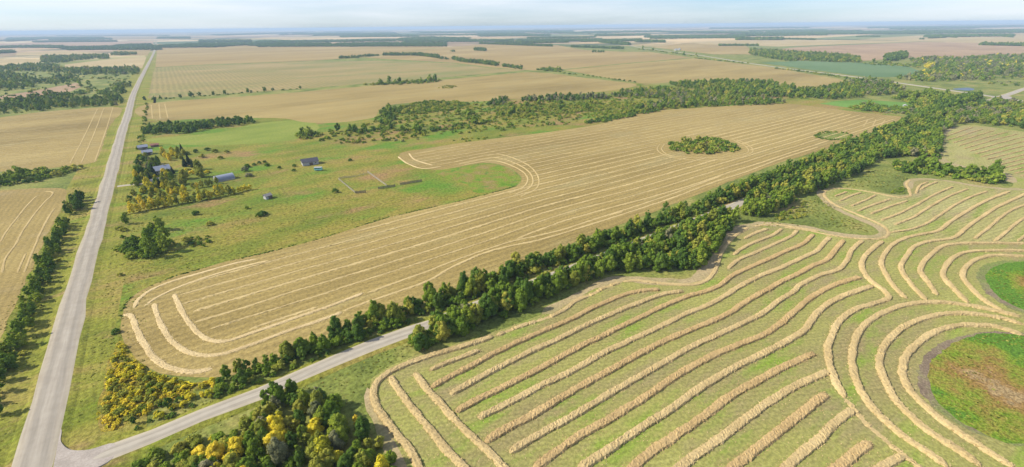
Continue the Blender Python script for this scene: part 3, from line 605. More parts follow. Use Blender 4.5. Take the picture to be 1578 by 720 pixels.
for k in range(15):
    t = k / 14
    a = (1452 + 120 * t, 212 + 60 * t); bq = (1560 + 170 * t, 180 + 62 * t)
    pa = [G(*a), G(*((np.array(a) + bq) / 2 + (0, -1.5))), G(*bq)]
    PF = np.array(GG([(1462, 260), (1449, 246), (1447, 230), (1457, 208), (1476, 198), (1500, 196), (1578, 206), (1740, 231), (1800, 300), (1640, 283), (1570, 272), (1510, 261)]))
    q_ = catmull(pa, 4); q_ = q_[inside(q_, PF)]
    if len(q_) > 5: windrow([tuple(x) for x in q_[::3]], EF, 'rows of the far green field', 1.3, 0.5, 1.2, M_STRAWB, px=False, ragged=.18)

# straw rows of the golden stubble field
L7 = lambda p: Z3(160, 400, p)
GS = 'golden stubble field straw rows'
windrow(L7([(92, 255), (125, 262), (150, 320), (180, 380), (220, 440), (280, 490), (350, 515), (430, 520), (500, 505)]), 'outermost curved straw band at the rounded end of the golden field', GS, 2.0, 0.22, 0.6, M_STRAWP)
windrow(L7([(230, 205), (260, 290), (300, 360), (370, 420), (440, 443), (520, 443), (600, 423), (700, 388), (800, 350), (900, 315), (1000, 282), (1100, 245)]), 'middle curved straw band at the rounded end of the golden field', GS, 1.8, 0.22, 0.6, M_STRAWP)
windrow(L7([(325, 160), (355, 230), (400, 300), (450, 350), (510, 378), (580, 375), (680, 342), (780, 308), (880, 272), (1000, 232), (1100, 195), (1200, 155)]), 'innermost curved straw band at the rounded end of the golden field', GS, 1.8, 0.22, 0.6, M_STRAWP)
windrow(L7([(140, 225), (160, 185), (220, 140), (320, 100), (440, 65), (600, 20), (700, 0)]), 'straw band hugging the pasture edge at the rounded field end', GS, 1.6, 0.15, 0.8, M_STRAWP)
windrow(L7([(190, 215), (240, 180), (330, 135), (450, 90), (600, 45), (760, 5)]), 'second straw band from the pasture edge', GS, 1.3, 0.14, 0.8, M_STRAWP)
windrow([(530, 480), (560, 468), (593, 456.7), (660, 433), (693, 414), (727, 398), (760, 386), (793, 378), (827, 371), (867, 360), (917, 344), (983, 323), (1050, 300), (1100, 281), (1150, 265), (1200, 246), (1260, 227)], 'straw row of the golden stubble field closest to the north tree belt', GS, 1.4, 0.16, 0.9, M_STRAWM, ragged=.2)
windrow([(566, 452), (610, 436), (660, 418), (700, 402), (740, 388), (790, 372), (827, 364), (867, 354), (917, 338), (983, 317), (1050, 294), (1110, 272)], 'bent straw row second from the north tree belt', GS, 1.2, 0.14, 0.9, M_STRAWM, ragged=.2)
ISL = np.array(GG([(1018, 232), (1030, 214), (1080, 207), (1140, 220), (1160, 235), (1120, 243), (1060, 242)]))
NOTCH = np.array(GG([(800, 300), (840, 285), (846, 270), (810, 250), (760, 244), (700, 250), (640, 262), (600, 240), (640, 226), (700, 218), (500, 260), (600, 340)]))
PMI = np.array(GG([(1400, 185), (1240, 168), (1100, 168), (1000, 175), (930, 193), (850, 206), (700, 226), (630, 237), (640, 250), (690, 256), (760, 248), (815, 262), (815, 284), (700, 316), (500, 370), (400, 396), (300, 432), (268, 448), (272, 475), (295, 505), (320, 522), (400, 505), (500, 470), (620, 430), (760, 377), (840, 358), (950, 330), (1100, 278), (1200, 243), (1320, 208)]))
for k in range(34):
    y0 = 157 + 8.6 * k
    xs = np.arange(-40, 680, 4.0)
    ys = y0 + 6.5 * np.exp(-((xs - 165) / 48.0) ** 2) * math.exp(-k / 6.0) + 5 * np.sin(xs / 130 + 0.5) * min(1, k / 12) + np.convolve(RNG.normal(0, 0.5, len(xs) + 6), np.ones(7) / 7, 'valid')
    pts = np.stack([xs, ys], 1)
    ok = inside(pts, PMI) & ~inside(pts, ISL)
    i = 0
    while i < len(xs):
        if ok[i]:
            j = i
            while j < len(xs) and ok[j]: j += 1
            if j - i > 6:
                windrow([tuple(p) for p in pts[i:j:3]], f'{ORD[k]} thin straw row of the golden stubble field counted from the north tree belt', GS, 1.1 + 0.6 * RNG.random(), 0.10 + 0.06 * RNG.random(), 0.9 if y0 < 260 else 1.8, M_STRAWM if y0 < 250 else M_STRAWF, px=False, ragged=0.28, breaks=-1.1)
            i = j
        else: i += 1
N6 = lambda p: Z3(400, 200, p)
for a in ([(640, 125), (690, 160), (760, 180), (840, 170)], [(690, 110), (720, 140), (800, 165)]):
    windrow(N6(a), 'straw loop at the blunt upper tip of the golden field', GS, 1.3, 0.15, 0.8, M_STRAWP)
for d in (0, 8, 17):
    windrow([(715 - d, 254 - d * .2), (760 + d * .3, 248 - d * .6), (792 + d, 257 - d * .3), (812 + d, 272), (808 + d * 1.1, 287 + d * .2), (785 + d, 298 + d * .3)], 'straw loop round the wet meadow notch of the golden field', GS, 1.0, 0.12, 0.8, M_STRAWM)
for d in (0, 7):
    windrow([(1024 - d, 222), (1020 - d, 231), (1034 - d, 240), (1070, 243 + d * .6), (1120, 242 + d * .5), (1152 + d, 235), (1148 + d, 225), (1128 + d, 215)], 'straw loop round the round bush island in the golden field', GS, 0.9, 0.12, 1.0, M_STRAWF)
# far left fields
FL = 'straw swath lines in the field left of the range road'
for pts in ([(0, 500), (60, 400), (140, 300), (200, 225), (280, 155), (300, 150)], [(15, 720), (40, 620), (110, 520), (170, 410), (270, 270), (340, 190), (385, 150), (385, 125), (330, 120)], [(180, 720), (230, 590), (290, 450), (350, 330), (405, 245)], [(130, 720), (190, 580)]):
    windrow(Z3(0, 270, pts, 4.8), FL, 'swaths left of the road', 1.0, 0.12, 1.2, M_STRAWF)
for a, b_ in (((150, 168), (108, 252)), ((160, 167), (125, 252)), ((174, 166), (146, 250))):
    windrow([a, ((a[0] + b_[0]) / 2 + 1, (a[1] + b_[1]) / 2), b_], 'pale straw swath at the road end of the upper left field', 'swaths left of the road', 0.9, 0.12, 2.5, M_STRAWF)
for a, b_ in (((233, 162), (235, 183)), ((245, 160), (247, 183)), ((254, 160), (259, 182))):
    windrow([a, ((a[0] + b_[0]) / 2, (a[1] + b_[1]) / 2), b_], 'pale straw swath at the far corner by the boundary hedge', 'far corner swaths', 1.1, 0.12, 3, M_STRAWF)
for a, b_ in (((1330, 196), (1338, 184)), ((1344, 196), (1350, 184)), ((1358, 193), (1364, 185))):
    windrow([a, ((a[0] + b_[0]) / 2, (a[1] + b_[1]) / 2), b_], 'pale straw swath at the pointed east end of the golden field', 'east end swaths', 1.2, 0.14, 2.5, M_STRAWF)

FLP = np.array(GG([(-40, 200), (0, 183), (60, 175), (120, 170), (174, 167), (150, 240), (143, 249), (90, 256), (0, 263), (-40, 268)]))
for k in range(46):
    yy = 385 + 10.5 * k
    xs = np.arange(-460, -60, 9.0); pts = np.stack([xs, yy + np.convolve(RNG.normal(0, .8, len(xs) + 6), np.ones(7) / 7, 'valid')], 1); ok = inside(pts, FLP)
    if ok.sum() > 6: windrow([tuple(p) for p in pts[ok][::3]], 'faint straw row in the upper field left of the range road', 'faint rows of the left field', 0.9, 0.08, 2.5, M_STRAWF, px=False, ragged=.25)
# ------------------------------------------------------------------ foliage
def hull_quads(B, rng, seg, ring):
    """a rough closed body inside every clump, so that light falls on clumps and not through them"""
    out_ = []
    for x, y, z, rx, rz in B:
        a = np.linspace(0, 2 * math.pi, seg + 1)[:-1] + rng.uniform(0, 6.28); e = np.linspace(-0.9, 1.0, ring + 1) * math.pi / 2
        g = np.array([[(math.cos(e_) * math.cos(a_), math.cos(e_) * math.sin(a_), math.sin(e_)) for a_ in a] for e_ in e])
        g = g * (0.88 * rng.uniform(0.8, 1.15, (ring + 1, seg, 1))); g[-1] = g[-1].mean(0)
        g = g * np.array([rx, rx, rz]) + np.array([x, y, z]); g[..., 2] = np.maximum(g[..., 2], 0.02)
        for i in range(ring):
            for k in range(seg): out_.append([g[i, k], g[i, (k + 1) % seg], g[i + 1, (k + 1) % seg], g[i + 1, k]])
    return np.array(out_)
def leaf_quads(blobs, nleaf, size, rng, up=0.35, low=-0.55, seg=7, ring=4):
    """blobs: (x,y,z,rx,rz) ; leaves spread over the shells of all blobs"""
    B = np.array(blobs, float)
    wgt = B[:, 3] ** 2; idx = rng.choice(len(B), nleaf, p=wgt / wgt.sum())
    d = rng.normal(0, 1, (nleaf * 3, 3)); d /= np.linalg.norm(d, axis=1)[:, None]
    d = d[d[:, 2] > low][:nleaf]
    while len(d) < nleaf: d = np.concatenate([d, d])[:nleaf]
    rr = 0.86 + np.abs(rng.normal(0, 0.16, nleaf))
    b = B[idx]
    c = b[:, :3] + d * rr[:, None] * np.stack([b[:, 3], b[:, 3], b[:, 4]], 1)
    c[:, 2] = np.maximum(c[:, 2], 0.12)
    nrm = d * 1.3 + rng.normal(0, 0.4, (nleaf, 3)) + np.array([0, 0, up]); nrm /= np.linalg.norm(nrm, axis=1)[:, None]
    h = rng.normal(0, 1, (nleaf, 3)); t1 = np.cross(nrm, h); t1 /= np.linalg.norm(t1, axis=1)[:, None]; t2 = np.cross(nrm, t1)
    s = size * rng.uniform(0.6, 1.4, nleaf)[:, None]
    s2 = s * rng.uniform(0.6, 1.0, nleaf)[:, None]
    bend = nrm * s * 0.25
    V = np.stack([c - t1 * s - bend, c - t2 * s2, c + t1 * s - bend, c + t2 * s2], 1)
    tint = np.clip(rng.normal(0.5, 0.17, nleaf), 0, 1)
    Hq = hull_quads(B, rng, seg, ring)
    return np.concatenate([V, Hq]), np.concatenate([tint, np.clip(rng.normal(0.45, 0.15, len(Hq)), 0, 1)])
def aspen_blobs(h, r, rng, n=14):
    out_ = []
    lean = rng.normal(0, 0.04 * h, 2)
    for i in range(n):
        t = (i + rng.random()) / n * 0.8 + 0.12; env = (math.sin(math.pi * min(1, (t + 0.10) / 1.08) ** 0.9) ** 0.8) * r
        a = i * 2.4 + rng.uniform(-.6, .6); q = env * rng.uniform(0.25, 0.75)
        br = max(0.2 * r, env * rng.uniform(0.36, 0.58))
        out_.append((q * math.cos(a) + lean[0] * t, q * math.sin(a) + lean[1] * t, t * h, br, br * rng.uniform(0.9, 1.3)))
    return out_
def shrub_blobs(h, r, rng, n=14):
    out_ = []
    for i in range(n):
        a = i * 2.4 + rng.uniform(-.5, .5); q = r * math.sqrt((i + .5) / n) * 0.8
        br = rng.uniform(0.24, 0.42) * r; top = h * (1 - (q / r) ** 2 * 0.6) * rng.uniform(0.65, 1.0)
        out_.append((q * math.cos(a), q * math.sin(a), max(top - br * 0.85, br * 0.4), br, br * 0.95))
    return out_
def spruce_blobs(h, r, rng):
    return [(rng.normal(0, .1), rng.normal(0, .1), h * (0.08 + 0.88 * t), r * (1 - t) * 0.95 + 0.15, h * 0.06) for t in np.linspace(0, 1, 14)]
def tube(path, radii, seg=6):
    V = []; Fc = []
    for i, (p, r_) in enumerate(zip(path, radii)):
        for k in range(seg):
            a = 2 * math.pi * k / seg; V.append((p[0] + r_ * math.cos(a), p[1] + r_ * math.sin(a), p[2]))
    for i in range(len(path) - 1):
        for k in range(seg):
            a = i * seg + k; b_ = i * seg + (k + 1) % seg; Fc.append((a, b_, b_ + seg, a + seg))
    return V, Fc
def trunk_mesh(h, r0, rng, bark, nl=5):
    V, Fc = tube([(0, 0, -0.1), (rng.normal(0, .1), rng.normal(0, .1), h * 0.35), (rng.normal(0, .2), rng.normal(0, .2), h * 0.85)], [r0, r0 * .75, r0 * .2])
    for k in range(nl):
        a = rng.uniform(0, 6.283); z0 = h * rng.uniform(0.2, 0.6); L = h * rng.uniform(0.15, 0.28)
        v2, f2 = tube([(0, 0, z0), (L * .5 * math.cos(a), L * .5 * math.sin(a), z0 + L * .5), (L * math.cos(a), L * math.sin(a), z0 + L * 1.1)], [r0 * .4, r0 * .28, r0 * .08], 4)
        o_ = len(V); V += v2; Fc += [tuple(i + o_ for i in f) for f in f2]
    return pydata('trunk', V, Fc, bark, True)
RT = np.random.default_rng(21)
ASP = []; ASPT = []
for i in range(6):
    h = 9.0; r = RT.uniform(2.7, 3.5)
    V, t = leaf_quads(aspen_blobs(h, r, RT, 15), 1500, 0.23, RT)
    ASP.append((V, t)); ASPT.append(trunk_mesh(h, 0.16, RT, BARK))
SHR = []; SHRT = []
for i in range(6):
    h = 3.4; r = RT.uniform(1.9, 2.6)
    V, t = leaf_quads(shrub_blobs(h, r, RT, 12), 750, 0.2, RT)
    SHR.append((V, t)); SHRT.append(trunk_mesh(h * .9, 0.07, RT, DBARK, 7))
SPR = []; SPRT = []
for i in range(2):
    V, t = leaf_quads(spruce_blobs(9.5, 2.3, RT), 900, 0.26, RT, up=0.1)
    SPR.append((V, t)); SPRT.append(trunk_mesh(9.5, 0.18, RT, DBARK, 0))
# coarse versions for masses
def coarse(fn, h, r, n, size, nb):
    return [leaf_quads(fn(h, r * RT.uniform(.85, 1.15), RT, nb), n, size, RT, seg=5, ring=3) for _ in range(5)]
MASS = {'tree': {0: coarse(aspen_blobs, 9, 3.1, 330, 0.38, 11), 1: coarse(aspen_blobs, 9, 4.2, 100, 0.65, 7), 2: coarse(aspen_blobs, 9, 5.2, 24, 1.2, 4)},
        'shrub': {0: coarse(shrub_blobs, 3.4, 2.3, 130, 0.33, 8), 1: coarse(shrub_blobs, 3.4, 3.0, 50, 0.55, 5), 2: coarse(shrub_blobs, 3.4, 3.6, 16, 0.9, 4)}}
_mc = {}
def proto_mesh(kind, i, colr):
    k = (kind, i, colr)
    if k not in _mc:
        V, t = {'tree': ASP, 'shrub': SHR, 'spruce': SPR}[kind][i]
        _mc[k] = quads_mesh('crown', V, t, np.full(len(V), 0.5), [LM[colr]])
    return _mc[k]
def place_thing(name, kind, i, colr, x, y, s, sz, label, cat, group, crown='crown', stem='trunk'):
    e = empty(name, (x, y, 0.05), RNG.uniform(0, 6.283), s, sz)
    c = bpy.data.objects.new(crown, proto_mesh(kind, i, colr)); COL.objects.link(c); c.parent = e
    t = bpy.data.objects.new(stem, {'tree': ASPT, 'shrub': SHRT, 'spruce': SPRT}[kind][i]); COL.objects.link(t); t.parent = e
    return tag(e, label, cat, group)

# every plant the photo shows is first collected here: (x, y, kind, colour, scale, region)
PL = []
REG = {}
def veg(region, poly, spacing, mix, smin, smax, px=True, prob=1.0, zst=1.0):
    """mix: list of (weight, kind, colour)"""
    P = np.array(GG(poly) if px else poly)
    pts = scatter(P, spacing)
    wts = np.array([m_[0] for m_ in mix], float); wts /= wts.sum()
    for p in pts:
        if RNG.random() > prob: continue
        m_ = mix[RNG.choice(len(mix), p=wts)]
        PL.append((p[0], p[1], m_[1], m_[2], RNG.uniform(smin, smax), region))
def row(region, pts, spacing, mix, smin, smax, width=1.0, px=True, prob=1.0):
    P = catmull(GG(pts) if px else pts, spacing)
    wts = np.array([m_[0] for m_ in mix], float); wts /= wts.sum()
    for p in P:
        if RNG.random() > prob: continue
        m_ = mix[RNG.choice(len(mix), p=wts)]
        PL.append((p[0] + RNG.normal(0, width), p[1] + RNG.normal(0, width), m_[1], m_[2], RNG.uniform(smin, smax), region))
def one(region, x, y, kind, colr, s):
    q_ = G(x, y); PL.append((q_[0], q_[1], kind, colr, s, region))

gmix = [(5, 'tree', 'green'), (3, 'tree', 'dark'), (1.6, 'tree', 'olive'), (0.25, 'tree', 'grey'), (1.5, 'shrub', 'green')]
smix = [(3, 'shrub', 'green'), (2, 'shrub', 'dark'), (1.2, 'shrub', 'olive'), (0.4, 'tree', 'green')]
# north belt
REG['north belt'] = ('in the belt between golden stubble and side road', 'trees of the north belt')
def yn(x): return np.interp(x, [p[0] for p in SIDE], [p[1] for p in SIDE])
for x in np.arange(-33, 700, 2.5):
    yr = yn(x)
    big = np.interp(x, [-33, -22, -5, 20, 60, 250, 700], [0.3, 0.4, 0.55, 0.66, 0.74, 0.78, 0.8])
    for off in ((7.8, 10.4, 13.2) if x < 200 else (6.4, 9.4, 12.6)):
        if RNG.random() < 0.88:
            k = 'tree' if RNG.random() < ((0.62 if off > 8 else 0.35) if x > -8 else 0.12) else 'shrub'
            cl = 'yellow' if (x < -12 and RNG.random() < 0.55) else RNG.choice(['green', 'green', 'dark', 'dark', 'olive'])
            PL.append((x + RNG.normal(0, .9), yr + off + RNG.normal(0, .7), k, cl, big * RNG.uniform(0.6, 1.25) * (1 if k == 'tree' else 1.25), 'north belt'))
    if RNG.random() < 0.6:
        PL.append((x + RNG.normal(0, 1), yr + 5.6 + RNG.normal(0, .3), 'shrub', RNG.choice(['green', 'dark']), RNG.uniform(0.3, 0.5), 'north belt'))
REG['south belt'] = ('in the thick belt between side road and striped field', 'trees of the south belt')
veg('south belt', [(640, 530), (672, 514), (722, 492), (802, 460), (902, 421), (1002, 380), (1082, 350), (1122, 334), (1132, 342), (1118, 362), (1100, 390), (1085, 410), (1062, 420), (1010, 418), (960, 418), (930, 422), (870, 448), (820, 472), (760, 495), (690, 525), (655, 534)], 3.3, gmix, 0.5, 1.0)
row('south belt', [(668, 512), (722, 491), (802, 459), (902, 420), (960, 397), (1002, 379), (1060, 357), (1120, 334)], 2.2, gmix, 0.6, 0.9, 1.0)
row('south belt', [(652, 527), (700, 511), (760, 486), (830, 458), (900, 430), (960, 408), (1020, 392), (1080, 366)], 2.3, gmix, 0.55, 0.95, 1.8)
veg('south belt', [(622, 535), (640, 522), (668, 512), (690, 527), (655, 538)], 2.2, [(2, 'shrub', 'green'), (1, 'shrub', 'olive')], 0.5, 0.9)
REG['east belt'] = ('in the broad wood beside the side road past the grass triangle', 'trees of the east wood')
veg('east belt', [(1140, 332), (1148, 315), (1200, 290), (1262, 262.5), (1330, 233.5), (1400, 203), (1428, 189), (1446, 200), (1448, 225), (1440, 243), (1400, 241), (1352, 246), (1328, 266), (1290, 283), (1235, 305), (1190, 330), (1160, 338)], 4.0, gmix, 0.6, 1.0)
row('east belt', [(1150, 314), (1200, 291.5), (1258, 266), (1290, 252), (1340, 230), (1400, 203.5), (1440, 183), (1480, 168.5)], 3.0, gmix, 0.65, 0.95, 0.8)
REG['far east wood'] = ('in the dense wood where the side road meets the grid road', 'trees of the far east wood')
veg('far east wood', [(1430, 190), (1455, 178), (1500, 162), (1540, 158), (1600, 164), (1760, 195), (1760, 225), (1578, 199), (1500, 190), (1470, 193), (1450, 204)], 6.0, gmix + [(2, 'tree', 'grey')], 0.7, 1.1)
veg('far east wood', [(1418, 178), (1440, 165), (1470, 153), (1505, 149), (1512, 153), (1470, 168), (1440, 181)], 5.5, [(3, 'tree', 'dark'), (2, 'tree', 'green')], 0.9, 1.2)
veg('far east wood', [(1372, 150), (1420, 142), (1470, 148), (1462, 156), (1420, 170), (1400, 160)], 6.5, [(3, 'shrub', 'olive'), (2, 'shrub', 'green'), (1, 'tree', 'green')], 0.9, 1.4)
veg('far east wood', [(1305, 168), (1330, 160), (1400, 167), (1418, 172), (1410, 178), (1340, 172)], 6.0, smix + [(1, 'shrub', 'grey')], 0.8, 1.4)
# yellow shrubs at the crossroads corner
REG['corner'] = ('in the yellowing brush patch at the road junction corner', 'shrubs of the corner brush')
veg('corner', [(152, 640), (165, 590), (175, 548), (188, 535), (210, 560), (245, 580), (300, 594), (270, 615), (215, 640), (168, 664)], 1.9, [(5, 'shrub', 'yellow'), (3.5, 'shrub', 'olive'), (0.5, 'shrub', 'green')], 0.28, 0.55)
# aspen grove bottom
REG['grove'] = ('in the green and yellow grove below the side road', 'trees of the aspen grove')
veg('grove', [(415, 606), (432, 600), (470, 610), (510, 618), (540, 640), (560, 665), (590, 690), (615, 720), (620, 790), (330, 800), (300, 735), (330, 700), (395, 665), (405, 630)], 3.1, [(5, 'tree', 'green'), (2, 'tree', 'dark'), (1.5, 'tree', 'yellow'), (3, 'tree', 'olive'), (0.6, 'tree', 'grey'), (1, 'shrub', 'green')], 0.42, 0.75)
veg('grove', [(250, 700), (330, 668), (400, 640), (405, 690), (330, 720), (260, 740), (180, 745)], 2.5, [(5, 'shrub', 'green'), (4, 'shrub', 'olive'), (.8, 'shrub', 'yellow')], 0.4, 0.85, prob=0.8)
one('grove', 427, 617, 'tree', 'dark', 0.72)
# left tree row
REG['left row'] = ('in the row between range road ditch and stubble', 'trees of the roadside row')
row('left row', [(118, 316), (112, 326)], 2.8, [(3, 'tree', 'dark'), (1, 'shrub', 'grey')], 0.7, 0.95, 1.6)
row('left row', [(126, 306), (116, 318), (108, 330)], 3.2, [(2, 'tree', 'dark'), (1, 'tree', 'olive')], 0.6, 0.85, 1.5)
row('left row', [(103, 345), (92, 372), (80, 405), (68, 435), (56, 465), (44, 495), (30, 530), (15, 565), (-10, 620)], 2.3, [(5, 'tree', 'dark'), (4, 'tree', 'green'), (1.5, 'shrub', 'olive'), (0.4, 'shrub', 'grey')], 0.42, 0.7, 1.2, prob=0.92)
row('left row', [(96, 348), (84, 375), (72, 408), (50, 455), (36, 495), (20, 535), (2, 575)], 2.8, [(4, 'tree', 'green'), (2, 'shrub', 'green'), (1, 'shrub', 'olive')], 0.4, 0.65, 1.0, prob=0.85)
one('left row', 0, 640, 'tree', 'dark', 0.6)
REG['left brush'] = ('in the brush strip between the two fields left of the road', 'shrubs of the left brush strip')
veg('left brush', [(-80, 290), (0, 276), (40, 264), (95, 262), (122, 258), (118, 265), (80, 275), (50, 283), (0, 289), (-80, 300)], 4.8, smix, 0.8, 1.5, prob=0.8)
# pasture shrubs
REG['pasture clump'] = ('in the bushy clump standing in the open pasture', 'bushes of the pasture clump')
veg('pasture clump', [(190, 388), (200, 375), (225, 365), (250, 372), (272, 382), (255, 392), (230, 400), (200, 398)], 3.4, [(4, 'shrub', 'green'), (2, 'shrub', 'dark'), (1, 'tree', 'green')], 0.6, 1.1)
veg('pasture clump', [(220, 362), (228, 352), (250, 350), (255, 358), (240, 366)], 3.6, [(4, 'shrub', 'green'), (1, 'tree', 'green')], 0.5, 0.9)
veg('pasture clump', [(285, 372), (300, 366), (325, 362), (330, 370), (318, 380), (296, 382)], 3.2, [(3, 'shrub', 'green'), (1, 'shrub', 'dark')], 0.35, 0.65)
REG['lone shrub'] = ('standing alone in the open pasture south of the farmyard', 'lone pasture shrubs')
for x, y, cl, s in ((324, 347, 'olive', .8), (302, 331, 'dark', .7), (405, 332, 'dark', 1.0), (398, 334, 'green', .7), (381, 322, 'green', .5), (288, 373, 'olive', .8), (412, 256, 'green', .8), (517, 297, 'dark', .9), (540, 248, 'dark', .7),
                    (431, 260, 'dark', .6), (454, 257, 'dark', .7), (453, 264, 'dark', .6), (378, 264, 'grey', 1.1), (384, 272, 'grey', 1.0), (392, 255, 'dark', .7), (400, 253, 'dark', .7), (408, 251, 'dark', .7), (381, 258, 'green', .9), (180, 513, 'dark', .55), (186, 425, 'olive', .5)):
    one('lone shrub', x, y, 'shrub', cl, s)
# farmyard
REG['farm hedge'] = ('in the long yellow hedgerow sheltering the farmyard', 'trees of the yellow farm hedge')
row('farm hedge', [(206, 328), (230, 323), (270, 316), (310, 309), (350, 301), (384, 293)], 1.9, [(5, 'tree', 'yellow'), (3, 'tree', 'olive')], 0.45, 0.68, 0.8)
row('farm hedge', [(206, 318), (230, 314), (260, 309), (300, 303), (345, 296)], 2.4, [(4, 'tree', 'yellow'), (2, 'tree', 'olive'), (1, 'shrub', 'green')], 0.4, 0.6, 1.4)
row('farm hedge', [(298, 291), (318, 288), (334, 284)], 2.4, [(3, 'tree', 'olive'), (2, 'tree', 'dark'), (1, 'tree', 'yellow')], 0.5, 0.62, 0.5)
REG['farmyard'] = ('among the farmyard trees around the house', 'farmyard trees')
veg('farmyard', [(205, 300), (225, 288), (262, 284), (290, 282), (285, 298), (250, 306), (215, 312)], 4.0, [(3, 'tree', 'yellow'), (2, 'tree', 'olive'), (2, 'shrub', 'green'), (1, 'shrub', 'olive')], 0.4, 0.65, prob=0.8)
veg('farmyard', [(213, 275), (214, 250), (240, 243), (248, 250), (238, 268), (232, 282)], 6.0, [(2, 'tree', 'olive'), (2, 'tree', 'dark'), (1, 'tree', 'grey')], 0.5, 0.85, prob=0.85)
veg('farmyard', [(248, 240), (262, 234), (285, 238), (280, 248), (262, 250)], 6.0, [(3, 'tree', 'yellow'), (1, 'tree', 'olive')], 0.5, 0.75)
veg('farmyard', [(285, 262), (310, 258), (330, 268), (318, 276), (292, 276), (272, 278)], 6.0, [(2, 'shrub', 'yellow'), (2, 'shrub', 'olive'), (1, 'tree', 'olive')], 0.6, 1.1, prob=0.75)
veg('farmyard', [(208, 268), (222, 256), (240, 252), (247, 259), (246, 268), (262, 270), (268, 280), (240, 290), (212, 292)], 4.5, [(2, 'tree', 'olive'), (3, 'tree', 'green'), (1, 'tree', 'yellow'), (2, 'shrub', 'green')], 0.4, 0.75, prob=0.8)
for x, y, s in ((292, 254, 1.0), (298, 258, .9), (286, 257, .9), (238, 271, .9), (228, 286, .9), (234, 284, .8), (263, 272, .75), (267, 268, .6), (281, 234, .8), (248, 289, .6)):
    one('farmyard', x, y, 'spruce', 'spruce', s)
for x, y, cl, s in ((225, 240, 'green', .7), (221, 243, 'dark', .7), (290, 238, 'green', .6), (302, 235, 'dark', .7), (320, 232, 'dark', .8), (265, 236, 'grey', .6), (350, 236, 'olive', .7), (332, 235, 'olive', .8), (312, 243, 'olive', .8), (340, 245, 'olive', .7)):
    one('farmyard', x, y, 'shrub', cl, s * 1.3)
REG['roadside hedge'] = ('in the thin hedge along the range road boundary', 'roadside hedge shrubs')
row('roadside hedge', [(186, 392), (192, 352), (200, 325), (206, 300), (212, 262), (216, 230), (221, 205), (224, 180), (226, 160)], 7, smix, 0.5, 1.0, 1.3, prob=0.6)
REG['shelterbelt'] = ('in the dark shelterbelt north of the farmyard meadow', 'shelterbelt trees')
veg('shelterbelt', [(220, 206), (226, 199), (260, 195), (310, 192), (345, 187), (390, 187), (392, 190), (370, 194), (330, 198), (290, 206), (240, 208)], 6.2, [(3, 'tree', 'dark'), (1, 'tree', 'green')], 0.65, 1.0)
# boundary hedge
REG['boundary hedge'] = ('in the straggling hedge along the far stubble boundary', 'far boundary hedge')
row('boundary hedge', [(226, 155), (300, 149.5), (380, 143.5), (465, 137)], 6, [(2, 'tree', 'dark'), (2, 'shrub', 'dark'), (1, 'shrub', 'green')], 0.6, 1.15, 2, prob=0.8)
veg('boundary hedge', [(558, 131), (600, 127), (640, 124), (680, 124), (672, 128), (620, 131), (565, 132)], 9, smix, 1.0, 1.7)
veg('boundary hedge', [(673, 136), (690, 132), (705, 134), (695, 137)], 6, [(1, 'shrub', 'olive')], 0.6, 0.9)
veg('boundary hedge', [(828, 108), (850, 105), (870, 110), (866, 112), (840, 110)], 10, smix, 1.2, 1.9)
row('boundary hedge', [(868, 113), (920, 119), (975, 127)], 12, smix, 0.8, 1.3, 3)
# brush wood inside the quarter section
REG['slough brush'] = ('in the ragged brush between the two golden stubble fields', 'brush of the middle slough')
ZB = lambda p: Z3(440, 130, p, 3.945)
veg('slough brush', ZB([(70, 325), (80, 300), (150, 290), (210, 305), (190, 330), (110, 335)]), 5.0, smix, 0.8, 1.3)
veg('slough brush', ZB([(235, 305), (270, 280), (345, 280), (420, 265), (480, 275), (560, 270), (600, 225), (570, 165), (620, 140), (680, 135), (720, 140), (690, 180), (660, 230), (690, 250), (620, 285), (540, 310), (400, 310), (300, 310)]), 6.0, [(2, 'tree', 'dark'), (1.5, 'tree', 'green'), (5, 'shrub', 'green'), (2, 'shrub', 'olive')], 0.5, 0.95, prob=0.95)
veg('slough brush', ZB([(690, 140), (850, 105), (960, 100), (1110, 115), (1130, 130), (1020, 155), (950, 165), (820, 185), (740, 190), (700, 175)]), 6.0, [(4, 'shrub', 'green'), (3, 'shrub', 'olive'), (1, 'shrub', 'dark')], 0.8, 1.4, prob=0.9)
veg('slough brush', ZB([(700, 300), (740, 275), (870, 280), (1000, 262), (1050, 250), (1180, 220), (1250, 225), (1240, 235), (1100, 262), (1000, 280), (860, 300)]), 6.0, smix, 0.8, 1.4, prob=0.85)
veg('slough brush', ZB([(1020, 190), (1060, 170), (1150, 175), (1130, 195)]), 7.0, smix, 0.9, 1.3)
veg('slough brush', ZB([(1230, 130), (1260, 100), (1350, 85), (1365, 100), (1330, 125), (1250, 135)]), 7, [(1, 'tree', 'grey'), (1, 'tree', 'dark')], 0.6, 0.9)
veg('slough brush', ZB([(250, 355), (330, 330), (440, 340), (560, 330), (760, 320), (860, 330), (700, 350), (500, 355), (330, 365)]), 8, [(2, 'shrub', 'olive'), (2, 'shrub', 'green'), (1, 'shrub', 'grey')], 0.4, 0.8, prob=0.55)
veg('slough brush', ZB([(980, 350), (1060, 330), (1180, 328), (1330, 305), (1340, 312), (1200, 340), (1080, 355)]), 7, [(2, 'shrub', 'green'), (1, 'shrub', 'olive')], 0.4, 0.7, prob=0.7)
veg('slough brush', [(1080 - 320, 168), (800, 162), (880, 160), (940, 160), (1000, 158), (1010, 163), (930, 170), (850, 178), (770, 182)], 5.6, [(5, 'shrub', 'olive'), (4, 'shrub', 'green'), (.4, 'tree', 'green')], 0.6, 1.2, prob=0.9)
veg('slough brush', [(800, 158), (815, 152), (870, 150), (930, 149), (935, 153), (870, 156)], 7.0, [(2, 'tree', 'grey'), (2, 'tree', 'dark')], 0.7, 1.1)
